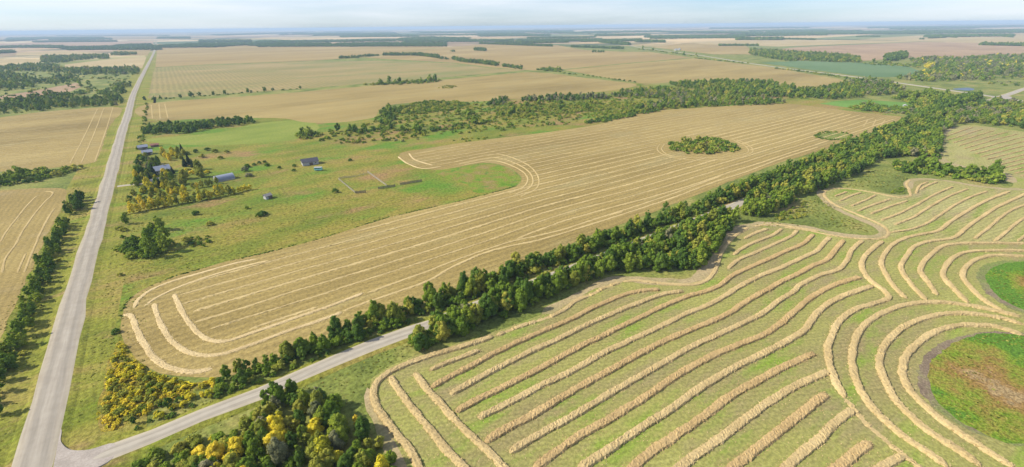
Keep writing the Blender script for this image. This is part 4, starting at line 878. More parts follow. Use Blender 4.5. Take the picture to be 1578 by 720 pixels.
veg('slough brush', [(930, 152), (945, 146), (980, 139), (1020, 137), (1060, 141), (1120, 148), (1190, 155), (1215, 160), (1180, 162), (1100, 165), (1040, 168), (1000, 172), (970, 178), (985, 165), (1030, 155), (990, 150)], 6.5, gmix + [(2, 'shrub', 'green'), (1.5, 'tree', 'grey')], 0.6, 1.0, prob=0.9)
veg('slough brush', [(900, 190), (930, 182), (975, 176), (1010, 170), (1015, 172), (970, 181), (925, 190)], 6.0, [(3, 'shrub', 'dark'), (1, 'shrub', 'green')], 0.8, 1.3)
veg('slough brush', [(690, 172), (740, 163), (800, 160), (900, 163), (960, 165), (930, 176), (860, 184), (780, 190), (720, 185)], 6.5, [(4, 'shrub', 'olive'), (3, 'shrub', 'green')], 0.4, 0.9, prob=0.55)
veg('slough brush', [(930, 176), (960, 168), (1010, 160), (1040, 166), (1000, 172), (950, 184)], 6, [(4, 'shrub', 'olive'), (3, 'shrub', 'green')], 0.6, 1.1, prob=0.8)
veg('slough brush', [(455, 214), (560, 197), (600, 167), (690, 157), (800, 156), (930, 152), (1000, 144), (1005, 171), (920, 189), (800, 199), (650, 211), (560, 222)], 6.5, [(4, 'shrub', 'olive'), (5, 'shrub', 'green')], 0.45, 1.15, prob=0.45)
REG['north east wood'] = ('in the green wood behind the far boundary beside golden stubble', 'trees of the north east wood')
veg('north east wood', [(1030, 130), (1060, 128), (1110, 126), (1180, 127), (1232, 139), (1265, 138), (1310, 127), (1338, 136), (1330, 150), (1290, 154), (1230, 152), (1150, 150), (1080, 141), (1040, 134)], 8.0, gmix, 0.75, 1.1)
veg('north east wood', [(1300, 128), (1335, 123), (1372, 128), (1395, 140), (1370, 147), (1338, 148), (1320, 140)], 8.0, gmix + [(3, 'tree', 'grey')], 0.6, 1.0, prob=0.9)
REG['bush island'] = ('in the round bush island inside the golden stubble field', 'bushes of the round island')
veg('bush island', [(1031, 232), (1034, 221), (1060, 217), (1095, 213), (1125, 220), (1138, 229), (1138, 235), (1100, 238), (1050, 237)], 4.6, [(4, 'shrub', 'green'), (2.5, 'shrub', 'olive'), (.25, 'tree', 'olive'), (1, 'shrub', 'dark')], 0.7, 1.1)
REG['ring'] = ('in the low ring of brush in the golden stubble field', 'low brush ring')
row('ring', [(1256, 209), (1275, 204), (1300, 205), (1312, 210), (1300, 215), (1275, 215.5), (1258, 212), (1256, 209)], 1.5, [(1, 'shrub', 'green'), (1, 'shrub', 'dark')], 0.3, 0.55, 1.0)
sheet('weed_patch', [(1257, 209), (1275, 204.5), (1300, 205), (1311, 210), (1300, 214.5), (1275, 215), (1259, 212)], M_GRASS, 0.09, step=3, wob=0.3)
REG['long island'] = ('in the long bush island inside the striped field', 'bushes of the long island')
veg('long island', [(1375, 262), (1380, 254), (1410, 251), (1450, 256), (1500, 262), (1530, 268), (1548, 278), (1548, 285), (1520, 283), (1480, 276), (1440, 271), (1400, 268)], 4.0, [(4, 'shrub', 'green'), (2, 'shrub', 'olive'), (1.5, 'shrub', 'dark'), (1, 'tree', 'green')], 0.65, 1.1)
REG['triangle'] = ('low in the grass triangle beside the south wood', 'low brush of the grass triangle')
veg('triangle', [(1190, 335), (1215, 325), (1245, 308), (1250, 318), (1240, 335), (1200, 342)], 3.2, [(2, 'shrub', 'olive'), (1, 'shrub', 'green')], 0.3, 0.6, prob=0.7)
veg('triangle', [(1372, 298), (1385, 288), (1398, 292), (1396, 299)], 3, [(1, 'shrub', 'green')], 0.3, 0.5)
# left woods
REG['left wood'] = ('in the patchy woodland left of the range road', 'patchy woodland left of the road')
veg('left wood', Zl([(-250, 640), (0, 615), (200, 590), (350, 565), (520, 560), (560, 590), (640, 590), (760, 575), (900, 565), (905, 630), (870, 642), (650, 650), (450, 660), (250, 688), (0, 705), (-250, 720)]), 8.0, gmix, 0.65, 1.05, prob=0.9)
veg('left wood', Zl([(720, 530), (860, 505), (930, 510), (940, 545), (900, 560), (740, 560)]), 9.0, smix, 1.0, 1.7, prob=.7)
veg('left wood', Zl([(850, 490), (960, 472), (975, 490), (930, 508), (870, 505)]), 9.0, gmix, 0.7, 1.1)
veg('left wood', Zl([(-250, 400), (0, 395), (120, 400), (250, 450), (295, 465), (250, 500), (80, 528), (-250, 545)]), 12, gmix, 0.8, 1.2, prob=.85)
veg('left wood', Zl([(-250, 350), (0, 350), (200, 338), (430, 340), (470, 370), (450, 400), (250, 385), (0, 385), (-250, 390)]), 14, gmix, 0.8, 1.25, prob=.85)
veg('left wood', Zl([(300, 465), (450, 420), (600, 440), (600, 460), (470, 480), (330, 480)]), 12, gmix, 0.8, 1.2, prob=.8)
veg('left wood', Zl([(470, 370), (700, 365), (1000, 360), (1030, 375), (1020, 410), (900, 412), (700, 410), (550, 420), (470, 400)]), 12, gmix, 0.8, 1.2, prob=.85)
veg('left wood', Zl([(300, 320), (320, 275), (480, 278), (640, 270), (700, 268), (690, 295), (560, 305), (450, 325)]), 14, gmix, 0.9, 1.3, prob=.9)
veg('left wood', Zl([(700, 285), (715, 268), (800, 270), (805, 292), (740, 296)]), 12, gmix, 0.9, 1.3)
veg('left wood', Zl([(810, 265), (850, 253), (1010, 252), (1015, 260), (900, 268)]), 12, gmix, 0.9, 1.2)
veg('left wood', Zl([(540, 545), (680, 515), (710, 535), (560, 580)]), 10, smix, 1.0, 1.6, prob=.7)
veg('left wood', Zl([(730, 435), (830, 430), (820, 440), (740, 442)]), 10, smix, 1.0, 1.6)
veg('left wood', Zl([(-250, 360), (480, 375), (1010, 410), (960, 470), (900, 560), (500, 560), (0, 610), (-250, 620)]), 15, [(4, 'shrub', 'green'), (3, 'shrub', 'olive'), (2, 'shrub', 'dark'), (1, 'tree', 'green')], 0.8, 1.6, prob=.16)
# right woods beyond the grid road
REG['grid road wood'] = ('in the woodland beyond the pale grid road', 'woodland beyond the grid road')
ZG = lambda p: Z3(1260, 30, p, 4.0)
veg('grid road wood', ZG([(-420, 190), (-300, 195), (0, 215), (150, 225), (265, 240), (270, 268), (100, 265), (-100, 255), (-180, 260), (-330, 235), (-420, 215)]), 11, gmix, 0.9, 1.3, prob=.9)
veg('grid road wood', ZG([(405, 255), (415, 225), (545, 205), (552, 240), (480, 258)]), 11, [(1, 'tree', 'dark'), (1, 'tree', 'green')], 1.0, 1.4)
veg('grid road wood', ZG([(270, 270), (400, 265), (520, 275), (640, 285), (620, 300), (500, 290), (300, 280)]), 13, smix, 1.0, 1.6, prob=.8)
veg('grid road wood', ZG([(560, 250), (720, 235), (880, 245), (960, 235), (1130, 225), (1500, 235), (1500, 370), (1280, 380), (1200, 365), (950, 380), (620, 385), (440, 360), (560, 345), (680, 320), (700, 290), (600, 280)]), 11, gmix + [(4, 'tree', 'grey'), (0.3, 'tree', 'yellow')], 0.75, 1.15, prob=.82)
veg('grid road wood', ZG([(655, 300), (670, 275), (720, 280), (725, 300), (690, 308)]), 10, [(1, 'tree', 'yellow')], 0.8, 1.0)
veg('grid road wood', ZG([(1000, 385), (1200, 385), (1300, 400), (1200, 415), (1050, 400)]), 12, smix + [(3, 'shrub', 'grey')], 0.8, 1.3, prob=.6)
row('grid road wood', [(1070, 90), (1100, 93), (1150, 98)], 9, smix, 0.9, 1.5, 3)
row('grid road wood', [(1196, 106), (1240, 111), (1308, 122)], 7, smix, 0.9, 1.5, 3)
row('grid road wood', [(985, 76), (1020, 80), (1070, 87)], 12, smix, 1.0, 1.7, 6)

def mass(region, items, lod):
    """one mesh for plants that only read as a mass"""
    by = {}
    Vs, Ts, Trs, Mi = [], [], [], []
    cols = sorted({c for *_, c, _, _ in [(i[0], i[1], i[2], i[3], i[4], i[5]) for i in items]})
    for (x, y, kind, colr, s, _) in items:
        kk = 'shrub' if kind == 'shrub' else 'tree'
        L = lod(x, y); V, t = MASS[kk][L][RNG.integers(5)]
        a = RNG.uniform(0, 6.283); ca, sa = math.cos(a), math.sin(a)
        W_ = V * np.array([s, s, s * RNG.uniform(.8, 1.25)])
        X = W_[..., 0] * ca - W_[..., 1] * sa + x; Y = W_[..., 0] * sa + W_[..., 1] * ca + y
        Vs.append(np.stack([X, Y, W_[..., 2] + 0.03], 2)); Ts.append(t); Trs.append(np.full(len(t), RNG.random())); Mi.append(np.full(len(t), cols.index(colr)))
    return quads_mesh('foliage_mass', np.concatenate(Vs), np.concatenate(Ts), np.concatenate(Trs), [LMS[c] for c in cols], np.concatenate(Mi))

TS = 1.2
PL = [(p[0], p[1], p[2], p[3], p[4] * TS * float(np.interp(math.hypot(p[0], p[1]), [120, 180, 300, 450, 700, 3000], [0.92, 0.90, 0.94, 0.84, 0.74, 0.88])), p[5]) for p in PL]
dist = np.array([math.hypot(p[0], p[1]) for p in PL])
def inview(x, y, z=3.0):
    v = np.array([x, y, z - H]); c = (v @ np.array([rt.x, rt.y, rt.z]), v @ np.array([up.x, up.y, up.z]), v @ np.array([fw.x, fw.y, fw.z]))
    if c[2] <= 1: return False
    u = CX + F * c[0] / c[2]; q_ = CY - F * c[1] / c[2]
    return -12 < u < 1590 and q_ < 745
vis = np.array([inview(p[0], p[1]) for p in PL])
CAT = {'tree': ('aspen_tree', 'tree'), 'shrub': ('shrub', 'shrub'), 'spruce': ('spruce_tree', 'tree')}
COLW = {'green': 'leafy green', 'dark': 'dark green', 'yellow': 'golden yellow', 'olive': 'yellowish green', 'grey': 'greyish thin-leaved', 'spruce': 'dark conical'}
indiv = set()
size_px = np.array([p[4] * (9 if p[2] != 'shrub' else 3.4) for p in PL]) / np.maximum(dist, 1)
for kinds, lim in ((('tree', 'spruce'), 300), (('shrub',), 290)):
    ids = [i for i in range(len(PL)) if PL[i][2] in kinds and vis[i]]
    must = [i for i in ids if PL[i][5] in ('lone shrub', 'farmyard') or PL[i][2] == 'spruce']
    ids = must + sorted([i for i in ids if i not in set(must)], key=lambda i: -size_px[i])
    indiv |= set(ids[:lim])
rest = {}
for i, (x, y, kind, colr, s, reg) in enumerate(PL):
    if i in indiv:
        ph, gp_ = REG[reg]
        nm, cat = CAT[kind]
        noun = {'tree': 'aspen tree', 'shrub': 'shrub', 'spruce': 'spruce tree'}[kind]
        npro = {'tree': 6, 'shrub': 6, 'spruce': 2}[kind]
        if kind == 'shrub':
            place_thing(nm, kind, int(RNG.integers(npro)), colr, x, y, s, s * RNG.uniform(.85, 1.15), f'{COLW[colr]} {noun} {ph}', cat, gp_, 'foliage', 'stem')
        else:
            place_thing(nm, kind, int(RNG.integers(npro)), colr, x, y, s * RNG.uniform(.85, 1.15), s * RNG.uniform(.8, 1.25), f'{COLW[colr]} {noun} {ph}', cat, gp_)
    elif vis[i] or dist[i] < 1500:
        rest.setdefault(reg, []).append(PL[i])
MNAME = {'north belt': 'tree_belt', 'south belt': 'tree_belt', 'east belt': 'woodland', 'slough brush': 'brushwood'}
for reg, items in rest.items():
    me = mass(reg, items, lambda x, y: 0 if math.hypot(x, y) < 420 else (1 if math.hypot(x, y) < 1000 else 2))
    o = link(MNAME.get(reg, 'woodland'), me)
    tag(o, 'massed trees and shrubs ' + REG[reg][0], 'woodland', REG[reg][1], 'stuff')

# ------------------------------------------------------------------ rough grass, weeds and sedge: uncountable tufts
def tufts(name, label, polys, n_per, size, colr, px=True, hgt=1.0):
    Vs = []
    for poly, dens in polys:
        P = np.array(GG(poly) if px else poly, float); area = 0.5 * abs(np.dot(P[:, 0], np.roll(P[:, 1], 1)) - np.dot(P[:, 1], np.roll(P[:, 0], 1)))
        pts = scatter(P, 1 / math.sqrt(dens), 0.9)
        # clumped: keep tufts where a few random waves agree
        k = np.sin(pts[:, 0] * .21 + 1.3 * np.sin(pts[:, 1] * .13)) + np.sin(pts[:, 1] * .27 + 1.7 * np.sin(pts[:, 0] * .09)) + RNG.normal(0, .9, len(pts))
        Vs.append(pts[k > 0.1])
    C = np.concatenate(Vs); m_ = len(C); out_ = []
    for rep_ in range(n_per):
        a = RNG.uniform(0, 6.283, m_); s_ = size * RNG.uniform(.5, 1.5, m_)
        dx, dy = np.cos(a) * s_, np.sin(a) * s_; lx, ly = -np.sin(a) * s_ * .5, np.cos(a) * s_ * .5; h_ = s_ * RNG.uniform(.5, 1.0, m_) * hgt
        z0 = np.full(m_, 0.04)
        out_.append(np.stack([np.stack([C[:, 0] - dx, C[:, 1] - dy, z0], 1), np.stack([C[:, 0] + dx, C[:, 1] + dy, z0], 1), np.stack([C[:, 0] + dx * .7 + lx, C[:, 1] + dy * .7 + ly, z0 + h_], 1), np.stack([C[:, 0] - dx * .7 + lx, C[:, 1] - dy * .7 + ly, z0 + h_], 1)], 1))
    V = np.concatenate(out_); tr = np.tile(RNG.random(m_), n_per)
    o = link(name, quads_mesh(name, V, RNG.uniform(0, 1, len(V)), tr, [LMS[colr]]))
    tag(o, label, 'grass', None, 'stuff')
tufts('verge_grass', 'rough tufted grass and weeds on the verges of the range road', [([(-76, 130), (-60.5, 130), (-60.5, 480), (-76, 480)], .35), ([(-46.5, 145), (-31, 145), (-31, 480), (-46.5, 480)], .4), ([(-100, 100), (-60.5, 100), (-60.5, 130), (-100, 130)], .35)], 2, .32, 'tuft', px=False, hgt=.6)
tufts('pasture_grass', 'rough tufted grass of the open pasture beside the golden stubble', [([(190, 480), (206, 330), (300, 330), (520, 300), (720, 300), (500, 362), (380, 395), (250, 430)], .28), ([(230, 300), (400, 240), (620, 225), (640, 255), (720, 300), (520, 305), (390, 300)], .10)], 2, .34, 'tuft', hgt=.5)
MP = catmull(GG(MARGIN), 4); MT = np.gradient(MP, axis=0); MT /= np.linalg.norm(MT, axis=1)[:, None]; MN = np.stack([-MT[:, 1], MT[:, 0]], 1)
tufts('margin_grass', 'dark line of uncut grass where pasture meets the golden stubble', [(np.vstack([MP + MN * .6, (MP - MN * .6)[::-1]]), 3.0)], 2, .4, 'dark', px=False, hgt=.9)
tufts('ditch_grass', 'tall ditch grass along both sides of the gravel side road', [([(-28, 119), (55, 115), (55, 124.2), (-28, 124)], .6), ([(-28, 132.6), (100, 133.2), (100, 136), (-28, 137)], .6), ([(-40, 90), (0, 100), (30, 112), (-10, 119), (-45, 119)], .4)], 2, .3, 'tuft', px=False, hgt=.6)
tufts('corner_weeds', 'yellow weeds thick in the brush patch at the junction corner', [([(150, 645), (160, 590), (172, 545), (186, 528), (207, 555), (242, 578), (302, 592), (280, 612), (218, 641), (170, 668)], 1.3)], 3, .5, 'yellow', hgt=.9)
tufts('triangle_grass', 'tawny grass of the triangular patches beside the striped field', [([(1150, 350), (1200, 330), (1262, 300), (1300, 332), (1348, 358), (1250, 348)], .35), ([(1300, 288), (1340, 262), (1372, 262), (1400, 275), (1396, 296)], .3)], 2, .5, 'tuft', hgt=.7)
tufts('slough_reeds', 'green reeds round the rim of the large dry slough', [([(1434, 588), (1436, 562), (1458, 538), (1497, 519), (1545, 514), (1600, 525), (1600, 640), (1600, 683), (1550, 681), (1488, 654), (1449, 621)], .8)], 2, .32, 'tuft', hgt=.8)
tufts('slough_sedge', 'dark green reeds round the small green slough', [([(1520, 432), (1527, 416), (1550, 407), (1600, 405), (1640, 470), (1600, 483), (1553, 466)], .5)], 2, .35, 'tuft', hgt=.8)

# ------------------------------------------------------------------ far bluffs and shelterbelts: one mass per strip
def bluff(pts, depth, h, label, colr='dark', px=True, sp=9.0, name='tree_bluff'):
    P = catmull(GG(pts) if px else pts, sp)
    items = []
    for p in P:
        d = math.hypot(*p); st = 1.0
        for k in range(max(1, int(depth / sp))):
            dirv = p / d
            q_ = p + dirv * (k * sp + RNG.uniform(-3, 3)) + RNG.normal(0, 2, 2)
            items.append((q_[0], q_[1], 'tree', colr if RNG.random() < .7 else 'green', h / 9 * RNG.uniform(.75, 1.2), ''))
    me = mass('', items, lambda x, y: 2)
    return tag(link(name, me), label, 'woodland', 'far bluffs', 'stuff')
BL = [([(524, 90.5), (552, 89.5)], 60, 8), ([(556, 88), (582, 86.5)], 40, 8), ([(592, 86), (640, 86), (676, 90)], 70, 10), ([(678, 91), (690, 92)], 30, 7), ([(698, 92), (715, 96), (745, 99), (766, 102)], 60, 9), ([(778, 103.5), (803, 107)], 50, 7),
      ([(732, 78), (748, 79)], 70, 12), ([(696, 80), (700, 80)], 30, 8), ([(914, 81), (930, 81)], 50, 8), ([(880, 73), (960, 76)], 60, 9), ([(765, 68), (875, 66)], 160, 10), ([(740, 68), (850, 72)], 100, 9),
      ([(925, 66), (970, 70)], 160, 11), ([(980, 65), (1024, 66)], 160, 12), ([(1024, 57.5), (1068, 57.5)], 120, 9), ([(1083, 58), (1130, 59)], 120, 8), ([(1108, 71), (1168, 71)], 60, 9), ([(1135, 62), (1205, 62)], 220, 14), ([(1208, 61), (1256, 62)], 120, 9),
      ([(1432, 59.5), (1456, 58.5)], 120, 11), ([(1418, 61), (1422, 61)], 40, 9), ([(1466, 58), (1474, 58.5)], 60, 8), ([(1510, 70), (1560, 71), (1640, 74)], 70, 12), ([(1545, 57), (1560, 58)], 120, 9), ([(1320, 57), (1355, 57)], 120, 7)]
for pts, dp, h in BL:
    bluff(pts, dp, h, 'distant dark tree bluff among the stubble fields beyond the quarter section')
# strips near the horizon
strips = [([(255, 73), (330, 72.5), (400, 69)], 260), ([(400, 66), (480, 65.5), (600, 64), (700, 62)], 500), ([(620, 63), (660, 60), (720, 62)], 500), ([(0, 83), (20, 82)], 300), ([(-40, 76), (40, 74), (100, 75)], 400), ([(95, 76), (180, 75)], 250), ([(180, 72), (232, 70)], 120), ([(20, 64), (70, 60)], 300), ([(80, 62), (170, 61)], 150),
          ([(247, 60), (290, 60)], 500), ([(340, 55), (480, 50)], 1200), ([(480, 53), (560, 54), (610, 57)], 700), ([(640, 50), (740, 52)], 1500), ([(740, 53), (812, 55)], 700), ([(800, 50), (900, 52), (980, 50)], 1200), ([(920, 56), (1000, 55)], 700), ([(1000, 50), (1080, 51), (1170, 53)], 800), ([(1180, 53), (1300, 52.5)], 500), ([(1260, 52), (1340, 51), (1440, 52), (1578, 51)], 500), ([(1380, 46), (1500, 44)], 1000), ([(1100, 45), (1240, 44)], 1500)]
for _ in range(46):
    yy = 41 + 24 * RNG.random() ** 1.1; x0 = RNG.uniform(-60, 1560); yy += (789 - x0) * 0.0146 + 4.0
    strips.append(([(x0, yy), (x0 + RNG.uniform(15, 55), yy - .4), (x0 + RNG.uniform(70, 170), yy - RNG.uniform(.4, 1.8))], RNG.uniform(150, 500)))
for pts, dp in strips:
    xm, ym = pts[len(pts) // 2]; dp = max(dp * .6, math.hypot(*G(xm, ym - (2.6 if dp > 240 else 1.5))) - math.hypot(*G(xm, ym))) if ym - (52 - (xm - 241) * .0146) > 5 else dp * 2
    P = np.array(GG(pts)); L = np.linalg.norm(np.diff(P, axis=0), axis=1).sum(); sp = max(14, math.sqrt(L * dp / 600))
    P = catmull(P, sp); items = []
    for p in P:
        d = math.hypot(*p)
        for k in range(max(1, int(dp / sp))):
            q_ = p * (1 + (k * sp + RNG.uniform(-.5, .5) * sp) / d) + RNG.normal(0, sp * .3, 2)
            if RNG.random() < .85: items.append((q_[0], q_[1], 'tree', 'dark', RNG.uniform(1.0, 1.5), ''))
    # crowns of the farthest woods merge: broad canopy faces
    Vs = []
    for (x, y, *_r, s, _e) in items:
        V, t = MASS['tree'][2][RNG.integers(5)]
        k = max(1.0, sp / 9); q_ = V.copy(); q_[..., 0] *= k; q_[..., 1] *= k; q_[..., 2] *= s
        q_[..., 0] += x; q_[..., 1] += y; Vs.append(q_)
    V = np.concatenate(Vs)
    o = link('far_woodland', quads_mesh('far_woodland', V, RNG.uniform(0, 1, len(V)), RNG.uniform(0, 1, len(V)), [LMS['dark']]))
    tag(o, 'blue-green strip of far woodland below the horizon', 'woodland', 'far woodland strips', 'stuff')

# ------------------------------------------------------------------ water
m, n, b = new_mat('slough_water'); b.inputs['Base Color'].default_value = (0.05, 0.06, 0.06, 1); b.inputs['Roughness'].default_value = 0.3; b.inputs['Specular IOR Level'].default_value = 0.5
bp = n.nodes.new('ShaderNodeBump'); bp.inputs['Strength'].default_value = 0.05; n.links.new(noise(n, objco(n), 1.5, 3), bp.inputs['Height']); n.links.new(bp.outputs[0], b.inputs['Normal'])
sheet('slough_water', ZG([(835, 431), (870, 424), (930, 421), (965, 430), (950, 438), (900, 439)]), m, 0.12, step=6, wob=0.5)

# ------------------------------------------------------------------ farm buildings
def box(x0, x1, y0, y1, z0, z1):
    V = [(x0, y0, z0), (x1, y0, z0), (x1, y1, z0), (x0, y1, z0), (x0, y0, z1), (x1, y0, z1), (x1, y1, z1), (x0, y1, z1)]
    return V, [(0, 3, 2, 1), (4, 5, 6, 7), (0, 1, 5, 4), (1, 2, 6, 5), (2, 3, 7, 6), (3, 0, 4, 7)]
def part(name, vf, mat, parent):
    return link(name, pydata(name, vf[0], vf[1], mat), parent)
W_WHITE = plain_mat('white_siding', (0.42, 0.41, 0.39), 0.6)
W_GREY = plain_mat('weathered_boards', (0.26, 0.24, 0.22), 0.9, 0.3)
W_RED = plain_mat('faded_red_boards', (0.26, 0.12, 0.09), 0.9, 0.3)
R_BLUE = plain_mat('pale_metal_roof', (0.23, 0.255, 0.32), 0.6, 0.08, 1, 0.1, 0.5)
R_DARK = plain_mat('dark_shingles', (0.07, 0.07, 0.085), 0.9, 0.3)
R_TEAL = plain_mat('teal_paint', (0.22, 0.50, 0.50), 0.5, 0.15)
GLASS = plain_mat('window_glass', (0.03, 0.04, 0.05), 0.1, 0.1, 1, 0, 0.6)
DOORM = plain_mat('door_paint', (0.14, 0.10, 0.08), 0.6)
RAIL = plain_mat('bleached_rails', (0.33, 0.29, 0.23), 0.9, 0.2)
DRAIL = plain_mat('dark_boards', (0.17, 0.15, 0.115), 0.9, 0.25)
def gable(x, y, L, Wd, hw, hr, rz, wall, roof, name, label, cat, chim=False, windows=True, px=True):
    p = G(x, y) if px else (x, y)
    e = empty(name, (p[0], p[1], 0.03), R(rz)); tag(e, label, cat)
    l, w_ = L / 2, Wd / 2
    V = [(-l, -w_, 0), (l, -w_, 0), (l, w_, 0), (-l, w_, 0), (-l, -w_, hw), (l, -w_, hw), (l, w_, hw), (-l, w_, hw), (-l, 0, hw + hr), (l, 0, hw + hr)]
    part('wall', (V, [(0, 1, 5, 4), (1, 2, 6, 9, 5), (2, 3, 7, 6), (3, 0, 4, 8, 7)]), wall, e)
    ov = 0.45; th = 0.18; s_ = hr / w_
    def slope(sg):
        a = sg * (w_ + ov); z0 = hw - ov * s_ + 0.02; z1 = hw + hr + 0.02
        V = [(-l - ov, a, z0), (l + ov, a, z0), (l + ov, 0, z1), (-l - ov, 0, z1)]
        V += [(vx, vy, vz + th) for vx, vy, vz in V]
        return V, [(0, 3, 2, 1), (4, 5, 6, 7), (0, 1, 5, 4), (1, 2, 6, 5), (2, 3, 7, 6), (3, 0, 4, 7)]
    Va, Fa = slope(1); Vb, Fb = slope(-1)
    rf = part('roof', (Va + Vb, Fa + [tuple(i + 8 for i in f) for f in Fb]), roof, e)
    if chim: part('chimney', box(l * .3, l * .3 + .6, -.3, .3, hw + hr * .5, hw + hr + 0.9), W_GREY, rf)
    part('door', box(-l * .15, -l * .15 + (1.0 if windows else 2.6), -w_ - 0.06, -w_ + .02, 0, 2.1), DOORM, e)
    if windows:
        for fx in (-.7, .35, .75):
            wn_ = part('window', box(l * fx - .55, l * fx + .55, -w_ - 0.05, -w_ + .02, 1.0, 2.1), W_WHITE, e)
            part('pane', box(l * fx - .45, l * fx + .45, -w_ - 0.075, -w_ - .03, 1.1, 2.0), GLASS, wn_)
    else:
        wn_ = part('window', box(l * .55, l * .55 + 1, -w_ - 0.05, -w_ + .02, 1.2, 2.0), W_GREY, e)
        part('pane', box(l * .55 + .08, l * .55 + .92, -w_ - 0.075, -w_ - .03, 1.28, 1.92), GLASS, wn_)
    return e
gable(251, 266, 10, 8, 3.0, 2.4, 8, W_WHITE, R_BLUE, 'farm_house', 'farmhouse with pale blue roof among dark farmyard trees', 'house', True)
def quonset(x, y, L, Wd, rz, label):
    p = G(x, y); e = empty('quonset_shed', (p[0], p[1], 0.03), R(rz)); tag(e, label, 'shed')
    K = 12; r_ = Wd / 2; hh = r_ * 0.8
    arc = [(r_ * math.cos(math.pi * k / K), 0.8 + hh * math.sin(math.pi * k / K)) for k in range(K + 1)]
    V = []; Fc = []
    for sx in (-L / 2 - .15, L / 2 + .15):
        for a, z in arc: V.append((sx, a, z + .05))
    for k in range(K): Fc.append((k, k + 1, k + 1 + K + 1, k + K + 1))
    part('roof', (V, Fc), R_BLUE, e)
    V = []
    for sx in (-L / 2, L / 2):
        V += [(sx, r_, 0)] + [(sx, a, z) for a, z in arc] + [(sx, -r_, 0)]
    n1 = K + 3
    part('wall', (V, [tuple(range(n1)), tuple(range(2 * n1 - 1, n1 - 1, -1)), (0, 1, n1 + 1, n1), (n1 - 1, n1 - 2, 2 * n1 - 2, 2 * n1 - 1)]), W_WHITE, e)
    part('door', box(-L / 2 - .08, -L / 2 + .02, -1.6, 1.6, 0, 2.8), DOORM, e)
quonset(346, 277, 12, 7.5, 10, 'round-roofed pale metal shed behind the yellow hedge')
gable(478, 253, 12, 7.5, 2.8, 2.0, -4, W_WHITE, R_DARK, 'pasture_shed', 'white pasture shed with dark shingled roof beside the teal trailer', 'shed', False, False)
gable(221, 230, 7, 5, 2.4, 1.5, 5, W_GREY, R_BLUE, 'storage_shed', 'small shed with pale roof closest to the shelterbelt', 'shed', False, False)
gable(228, 238, 7, 5.5, 2.4, 1.6, 5, W_WHITE, R_BLUE, 'storage_shed', 'small pale-roofed shed between shelterbelt shed and farmhouse', 'shed', False, False)
gable(239, 226, 6, 4, 1.8, 1.0, 0, W_RED, W_RED, 'storage_shed', 'low faded reddish shed on the bright meadow edge', 'shed', False, False)
gable(241, 284, 8, 6, 2.5, 1.6, 15, W_WHITE, W_GREY, 'garage', 'grey-roofed garage at the end of the short driveway', 'garage', False, False)
gable(413, 306, 4, 3.2, 2.2, 1.0, 20, W_WHITE, W_GREY, 'storage_shed', 'tiny white shed alone in the open pasture', 'shed', False, False)
# teal stock trailer
p = G(491, 263); e = empty('stock_trailer', (p[0], p[1], 0.05), R(-35)); tag(e, 'teal livestock trailer parked beside the dark-roofed pasture shed', 'trailer')
body = part('body', box(-2.8, 2.8, -1.15, 1.15, 0.55, 2.6), R_TEAL, e)
part('roof', box(-2.85, 2.85, -1.2, 1.2, 2.6, 2.72), W_WHITE, e)
for wx in (-0.6, 0.5):
    for wy in (-1.22, 1.02):
        V = []; K = 12
        for yy in (wy, wy + .2):
            for k in range(K): V.append((wx + .36 * math.cos(k * 2 * math.pi / K), yy, .36 + .36 * math.sin(k * 2 * math.pi / K)))
        Fc = [tuple(range(K - 1, -1, -1)), tuple(range(K, 2 * K))] + [(k, (k + 1) % K, K + (k + 1) % K, K + k) for k in range(K)]
        part('wheel', (V, Fc), R_DARK, e)
part('hitch', box(2.8, 4.2, -.08, .08, .5, .65), W_GREY, e)
for vx in (-1.8, -0.6, 0.6, 1.8): part('vent', box(vx - .45, vx + .45, -1.18, -1.14, 1.7, 2.2), GLASS, e)
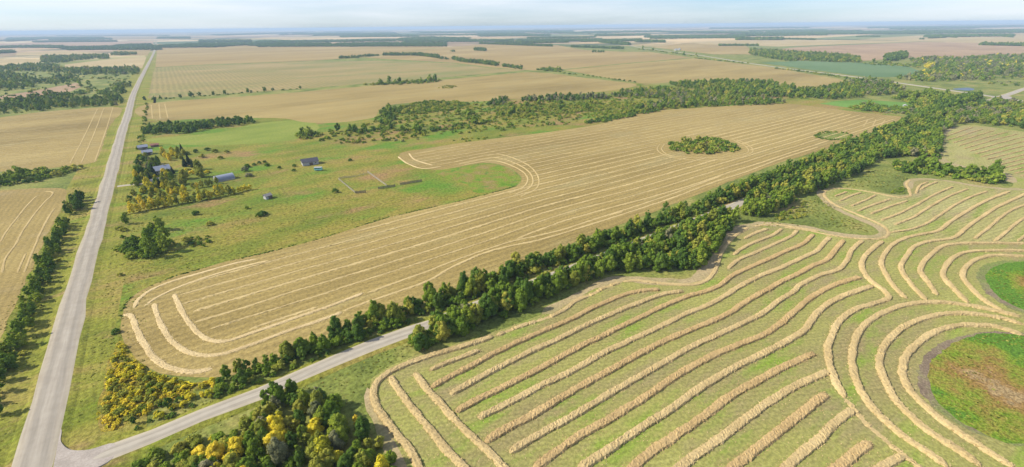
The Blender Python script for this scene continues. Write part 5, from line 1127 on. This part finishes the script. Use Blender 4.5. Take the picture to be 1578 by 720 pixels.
# corral fences
def fence(a, c, mat, label, boards=3, h=1.5, board=0.16, sp=3.0):
    A, Bq = np.array(G(*a)), np.array(G(*c)); L = np.linalg.norm(Bq - A); ang = math.atan2(*(Bq - A)[::-1])
    e = empty('corral_fence', (A[0], A[1], 0.04), ang); tag(e, label, 'fence', 'corral fences')
    k = max(2, int(L / sp) + 1)
    for i in range(k):
        x = L * i / (k - 1); part('post', box(x - .08, x + .08, -.08, .08, -.1, h + .1), mat, e)
    for j in range(boards):
        z = h * (j + 0.6) / boards
        part('rail', box(-.05, L + .05, -.13, -.085, z - board / 2, z + board / 2), mat, e)
fence((548, 298.5), (564, 297), DRAIL, 'dark board windbreak fence at the corner of the pasture corral', 4, 1.7, .3)
fence((583, 292), (609, 287.8), DRAIL, 'dark board windbreak fence in the middle of the corral side', 4, 1.7, .3)
fence((617, 285.5), (650, 280), DRAIL, 'long dark board windbreak fence nearest the wet meadow', 4, 1.7, .3)
fence((522, 277), (547, 297.5), RAIL, 'bleached rail fence closing the corral towards the farm', 3, 1.4, .2)
fence((567, 266), (596, 287), RAIL, 'bleached rail fence dividing the corral in two', 3, 1.4, .24)
fence((523, 275.8), (547, 273), RAIL, 'bleached rail fence along the back of the corral', 3, 1.4, .2)
fence((547, 273), (567, 268), RAIL, 'grey rail fence at the far corner of the corral', 2, 1.3, .16)
# far farmsteads
for x, y, lb in ((1041, 78, 'white far farm building beside the distant grid road'), (1046, 77.5, 'second small farm building beside the distant grid road'), (1394, 165.5, 'little pale shed by the lush green crop field')):
    gable(x, y, 16 if y < 100 else 5, 10 if y < 100 else 4, 5 if y < 100 else 2.4, 3 if y < 100 else 1.2, 20, W_WHITE, W_WHITE, 'farm_building', lb, 'farm building', False, False)

# ------------------------------------------------------------------ haze
m = bpy.data.materials.new('haze'); m.use_nodes = True; n = m.node_tree; n.nodes.clear()
o_ = n.nodes.new('ShaderNodeOutputMaterial'); pv = n.nodes.new('ShaderNodeVolumePrincipled')
pv.inputs['Color'].default_value = (0.62, 0.80, 1.0, 1); pv.inputs['Density'].default_value = 1.0e-4; pv.inputs['Anisotropy'].default_value = 0.0
n.links.new(pv.outputs[0], o_.inputs['Volume'])
V, Fc = box(-GR - 200, GR + 200, -GR - 200, GR + 200, -1.0, 108)
hz = link('haze', pydata('haze', V, Fc, m)); hz['kind'] = 'stuff'; tag(hz, 'pale blue haze hanging over the distant prairie', 'haze')
